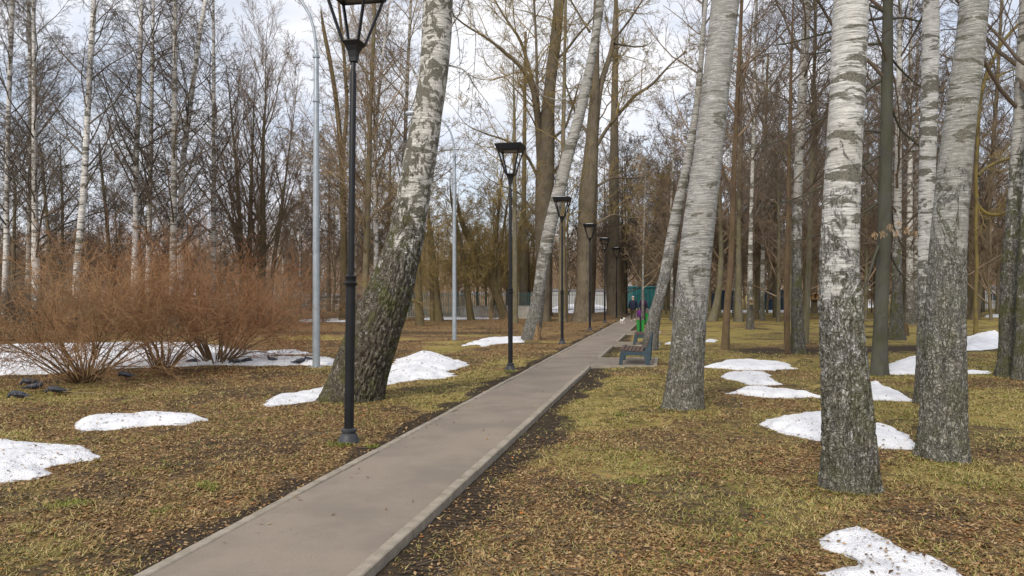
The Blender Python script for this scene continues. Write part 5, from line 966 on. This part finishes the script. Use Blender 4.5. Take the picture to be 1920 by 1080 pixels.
def building(name, px0, px1, Z, H, D, mat, label, cat='building', wins=0, door=None, pitch=0.4, ribs=0, ribm=None, rm=None):
    xa, xb = (px0-CX)*Z/F, (px1-CX)*Z/F; W = xb-xa; r = emp(name, ((xa+xb)/2, Z+D/2, 0)); tag(r, label, cat)
    m = MB(); m.box((0, 0, H/2), (W, D, H)); m.build('wall', mat, r)
    m = MB(); m.prism([(-D/2-0.15, H+0.004), (D/2+0.15, H+0.004), (D/2+0.15, H+0.08), (0, H+0.08+pitch), (-D/2-0.15, H+0.08)], -W/2-0.15, W/2+0.15, 0); m.build('roof', rm or M['roof'], r)
    for k in range(wins):
        x = -W/2+W*(k+0.5)/wins; m = MB(); m.box((x, -D/2-0.02, H*0.58), (min(1.2, W/wins*0.55), 0.05, H*0.35)); f = m.build('window', M['window'], r)
        m = MB(); ww = min(1.2, W/wins*0.55); hh = H*0.35
        for (cx_, cz_, dx_, dz_) in ((x, H*0.58+hh/2+0.03, ww+0.12, 0.06), (x, H*0.58-hh/2-0.03, ww+0.12, 0.06), (x-ww/2-0.03, H*0.58, 0.06, hh), (x+ww/2+0.03, H*0.58, 0.06, hh), (x, H*0.58, 0.05, hh)): m.box((cx_, -D/2-0.035, cz_), (dx_, 0.06, dz_))
        m.build('frame', M['whitewall'], f)
    if ribs:
        m = MB()
        for k in range(ribs+1): m.box((-W/2+W*k/ribs, -D/2-0.03, H/2), (0.06, 0.06, H-0.05))
        m.build('ribs', ribm or mat, r)
    if door is not None: m = MB(); m.box((-W/2+W*door, -D/2-0.045, 1.05), (0.95, 0.08, 2.1)); m.build('door', M['doorred'], r)
    return r
M['doorred'] = flat('dull_red_door', (0.10, 0.03, 0.03), 0.7)
building('teal_shed', 1186, 1287, 96, 2.75, 4, M['teal'], 'long turquoise shed at the end of the path behind the walkers', 'shed', 0, 0.76, 0.15, 14, M['tealbar'], M['teal'])
building('shipping_container', 1343, 1376, 90, 2.3, 2.5, M['navy'], 'smaller navy metal container, left one behind the black fence', 'container', 0, None, 0.02, 12, M['navy'], M['navy'])
building('shipping_container', 1432, 1478, 90, 2.35, 2.5, M['navy'], 'wider navy metal container, right one behind the black fence', 'container', 0, None, 0.02, 16, M['navy'], M['navy'])
building('white_building', 1596, 1668, 118, 3.1, 8, M['whitewall'], 'long low white building seen between the white birch and the dark trunk', 'building', 3, None, 0.9)
building('grey_building', 1826, 1896, 100, 2.6, 5, M['greywall'], 'low grey building behind the railings at the right edge', 'building', 3, None, 0.4)
building('grey_building', 1020, 1152, 104, 2.3, 6, M['greywall'], 'low pale grey building behind the third and fourth lamp posts', 'building', 0, None, 0.3)
building('grey_building', 560, 660, 92, 1.6, 5, M['concrete'], 'low grey outbuilding beyond the wire fence near the first grey pole', 'building', 2, None, 0.3)

# ---------------- small wooden things on the right lawn
def plank_table():
    r = emp('picnic_table', ((1628-CX)*32.6/F, 32.6, 0)); tag(r, 'weathered wooden picnic table between the nearest white birch and the smooth dark trunk', 'picnic table')
    for k in range(5): m = MB(); m.box((0, -0.30+k*0.15, 0.74), (1.7, 0.135, 0.04)); m.build('tabletop_board', M['oldwood'], r)
    for sy in (-1, 1):
        for k in range(2): m = MB(); m.box((0, sy*(0.62+k*0.15), 0.44), (1.7, 0.135, 0.04)); m.build('seat_board', M['oldwood'], r)
    for sx in (-0.6, 0.6):
        m = MB(); m.box((sx, 0, 0.695), (0.07, 0.72, 0.05)); m.box((sx, 0, 0.395), (0.07, 1.66, 0.05)); m.build('crossbeam', M['oldwood'], r)
        for sy in (-1, 1): m = MB(); m.tube([(sx+0.06, sy*0.60, -0.02), (sx+0.06, sy*0.22, 0.67)], 0.045, 4); m.build('leg', M['oldwood'], r)
plank_table()
s_ = emp('log_stump', ((1698-CX)*33.5/F, 33.5, 0)); tag(s_, 'short rusty brown stump at the right foot of the knotty birch', 'stump'); g = np.random.default_rng(9)
C = np.array([(0, 0, -0.05), (0.01, 0, 0.2), (0.0, 0, 0.42), (0.02, 0, 0.56)]); trunk_mesh('trunk', C, np.array([0.17, 0.14, 0.12, 0.10]), M['red'], s_, (0, 0, 0), 20, 20, 0.4, 0.15, 0.15, 3, 5, 0.15)
m = MB(); m.lathe([(0.1, 0.0), (0.09, 0.012), (0, 0.015)], 12, (0.02, 0, 0.555)); m.build('cut_top', M['rotwood'], s_)
f_ = emp('bird_feeder', ((1529-CX)*72.3/F, 72.3, 1.40)); tag(f_, 'orange-brown wooden bird feeder fixed to a brown trunk left of the white birch', 'bird feeder')
m = MB(); m.box((0, 0, 0), (0.6, 0.4, 0.04)); m.build('floor_board', M['freshwood'], f_); m = MB(); m.box((0, 0.18, 0.24), (0.56, 0.03, 0.44)); m.build('back_board', M['freshwood'], f_)
for sx in (-1, 1): m = MB(); m.box((sx*0.26, -0.16, 0.24), (0.04, 0.04, 0.44)); m.build('post', M['freshwood'], f_); m = MB(); m.box((sx*0.17, 0, 0.53), (0.40, 0.48, 0.03), M=Matrix.Rotation(R_(sx*20), 3, 'Y')); m.build('roof_board', M['freshwood'], f_)
n_ = emp('nest_box', ((1405-CX)*39.9/F, 39.9, 1.33)); tag(n_, 'small grey wooden nest box hung on a slim birch on the right lawn', 'nest box')
m = MB(); m.box((0, -0.28, 0.10), (0.20, 0.18, 0.26)); m.build('box', M['oldwood'], n_); m = MB(); m.box((0, -0.30, 0.245), (0.26, 0.26, 0.025), M=Matrix.Rotation(R_(12), 3, 'X')); m.build('lid', M['oldwood'], n_)
m = MB(); m.lathe([(0.03, 0), (0.03, 0.012), (0, 0.012)], 14); o = m.build('entrance_hole', M['nose'], n_); o.rotation_euler = (R_(90), 0, 0); o.location = (0, -0.369, 0.13)
# dry seed clusters hanging on the smooth dark tree
g = np.random.default_rng(21); ez = 16.9; M['seeds'] = flat('dry_seeds', (0.48, 0.33, 0.19), 0.8)
for (cx_, cy_) in [(1668, 425), (1655, 438), (1685, 418), (1680, 437), (1700, 430), (1640, 440), (1715, 438)]:
    c0 = ppt(cx_, cy_-6, ez-0.35+g.normal()*0.12)-np.array(Et.location); V = [c0]; Fc = []
    for q in range(20):
        p = c0+np.array([g.normal()*0.045, g.normal()*0.04, -g.uniform(0.02, 0.15)]); a = g.uniform(0, 6.3); L = g.uniform(0.02, 0.045); k = len(V)
        V += [p, p+np.array([0.004, 0, 0]), p+np.array([0.014*math.cos(a), 0.014*math.sin(a), -L*0.5]), p+np.array([0, 0, -L*1.5])]; Fc += [[0, k, k+1], [k, k+1, k+2, k+3]]
    mk('seed_cluster', np.array(V), Fc, M['seeds'], Et, smooth=False)
# loose sticks
for (x0, y0, x1, y1, lab) in ((110, 738, 215, 742, 'long thin fallen stick on the grass beside the left pigeons'), (262, 722, 292, 731, 'short pale fallen stick in front of the middle shrub'), (845, 776, 862, 772, 'thin stick lying at the left edge of the path')):
    a_, b_ = gpt(x0, y0), gpt(x1, y1); r = emp('fallen_stick', a_); m = MB(); md_ = (a_+b_)/2; md_[2] += 0.03; md_[1] += 0.05
    m.tube([np.array([0, 0, 0.02]), md_-a_, b_-a_+np.array([0, 0, 0.02])], [0.012, 0.010, 0.005], 6); m.build('stick', M['tw_tan'], r); tag(r, lab, 'stick')
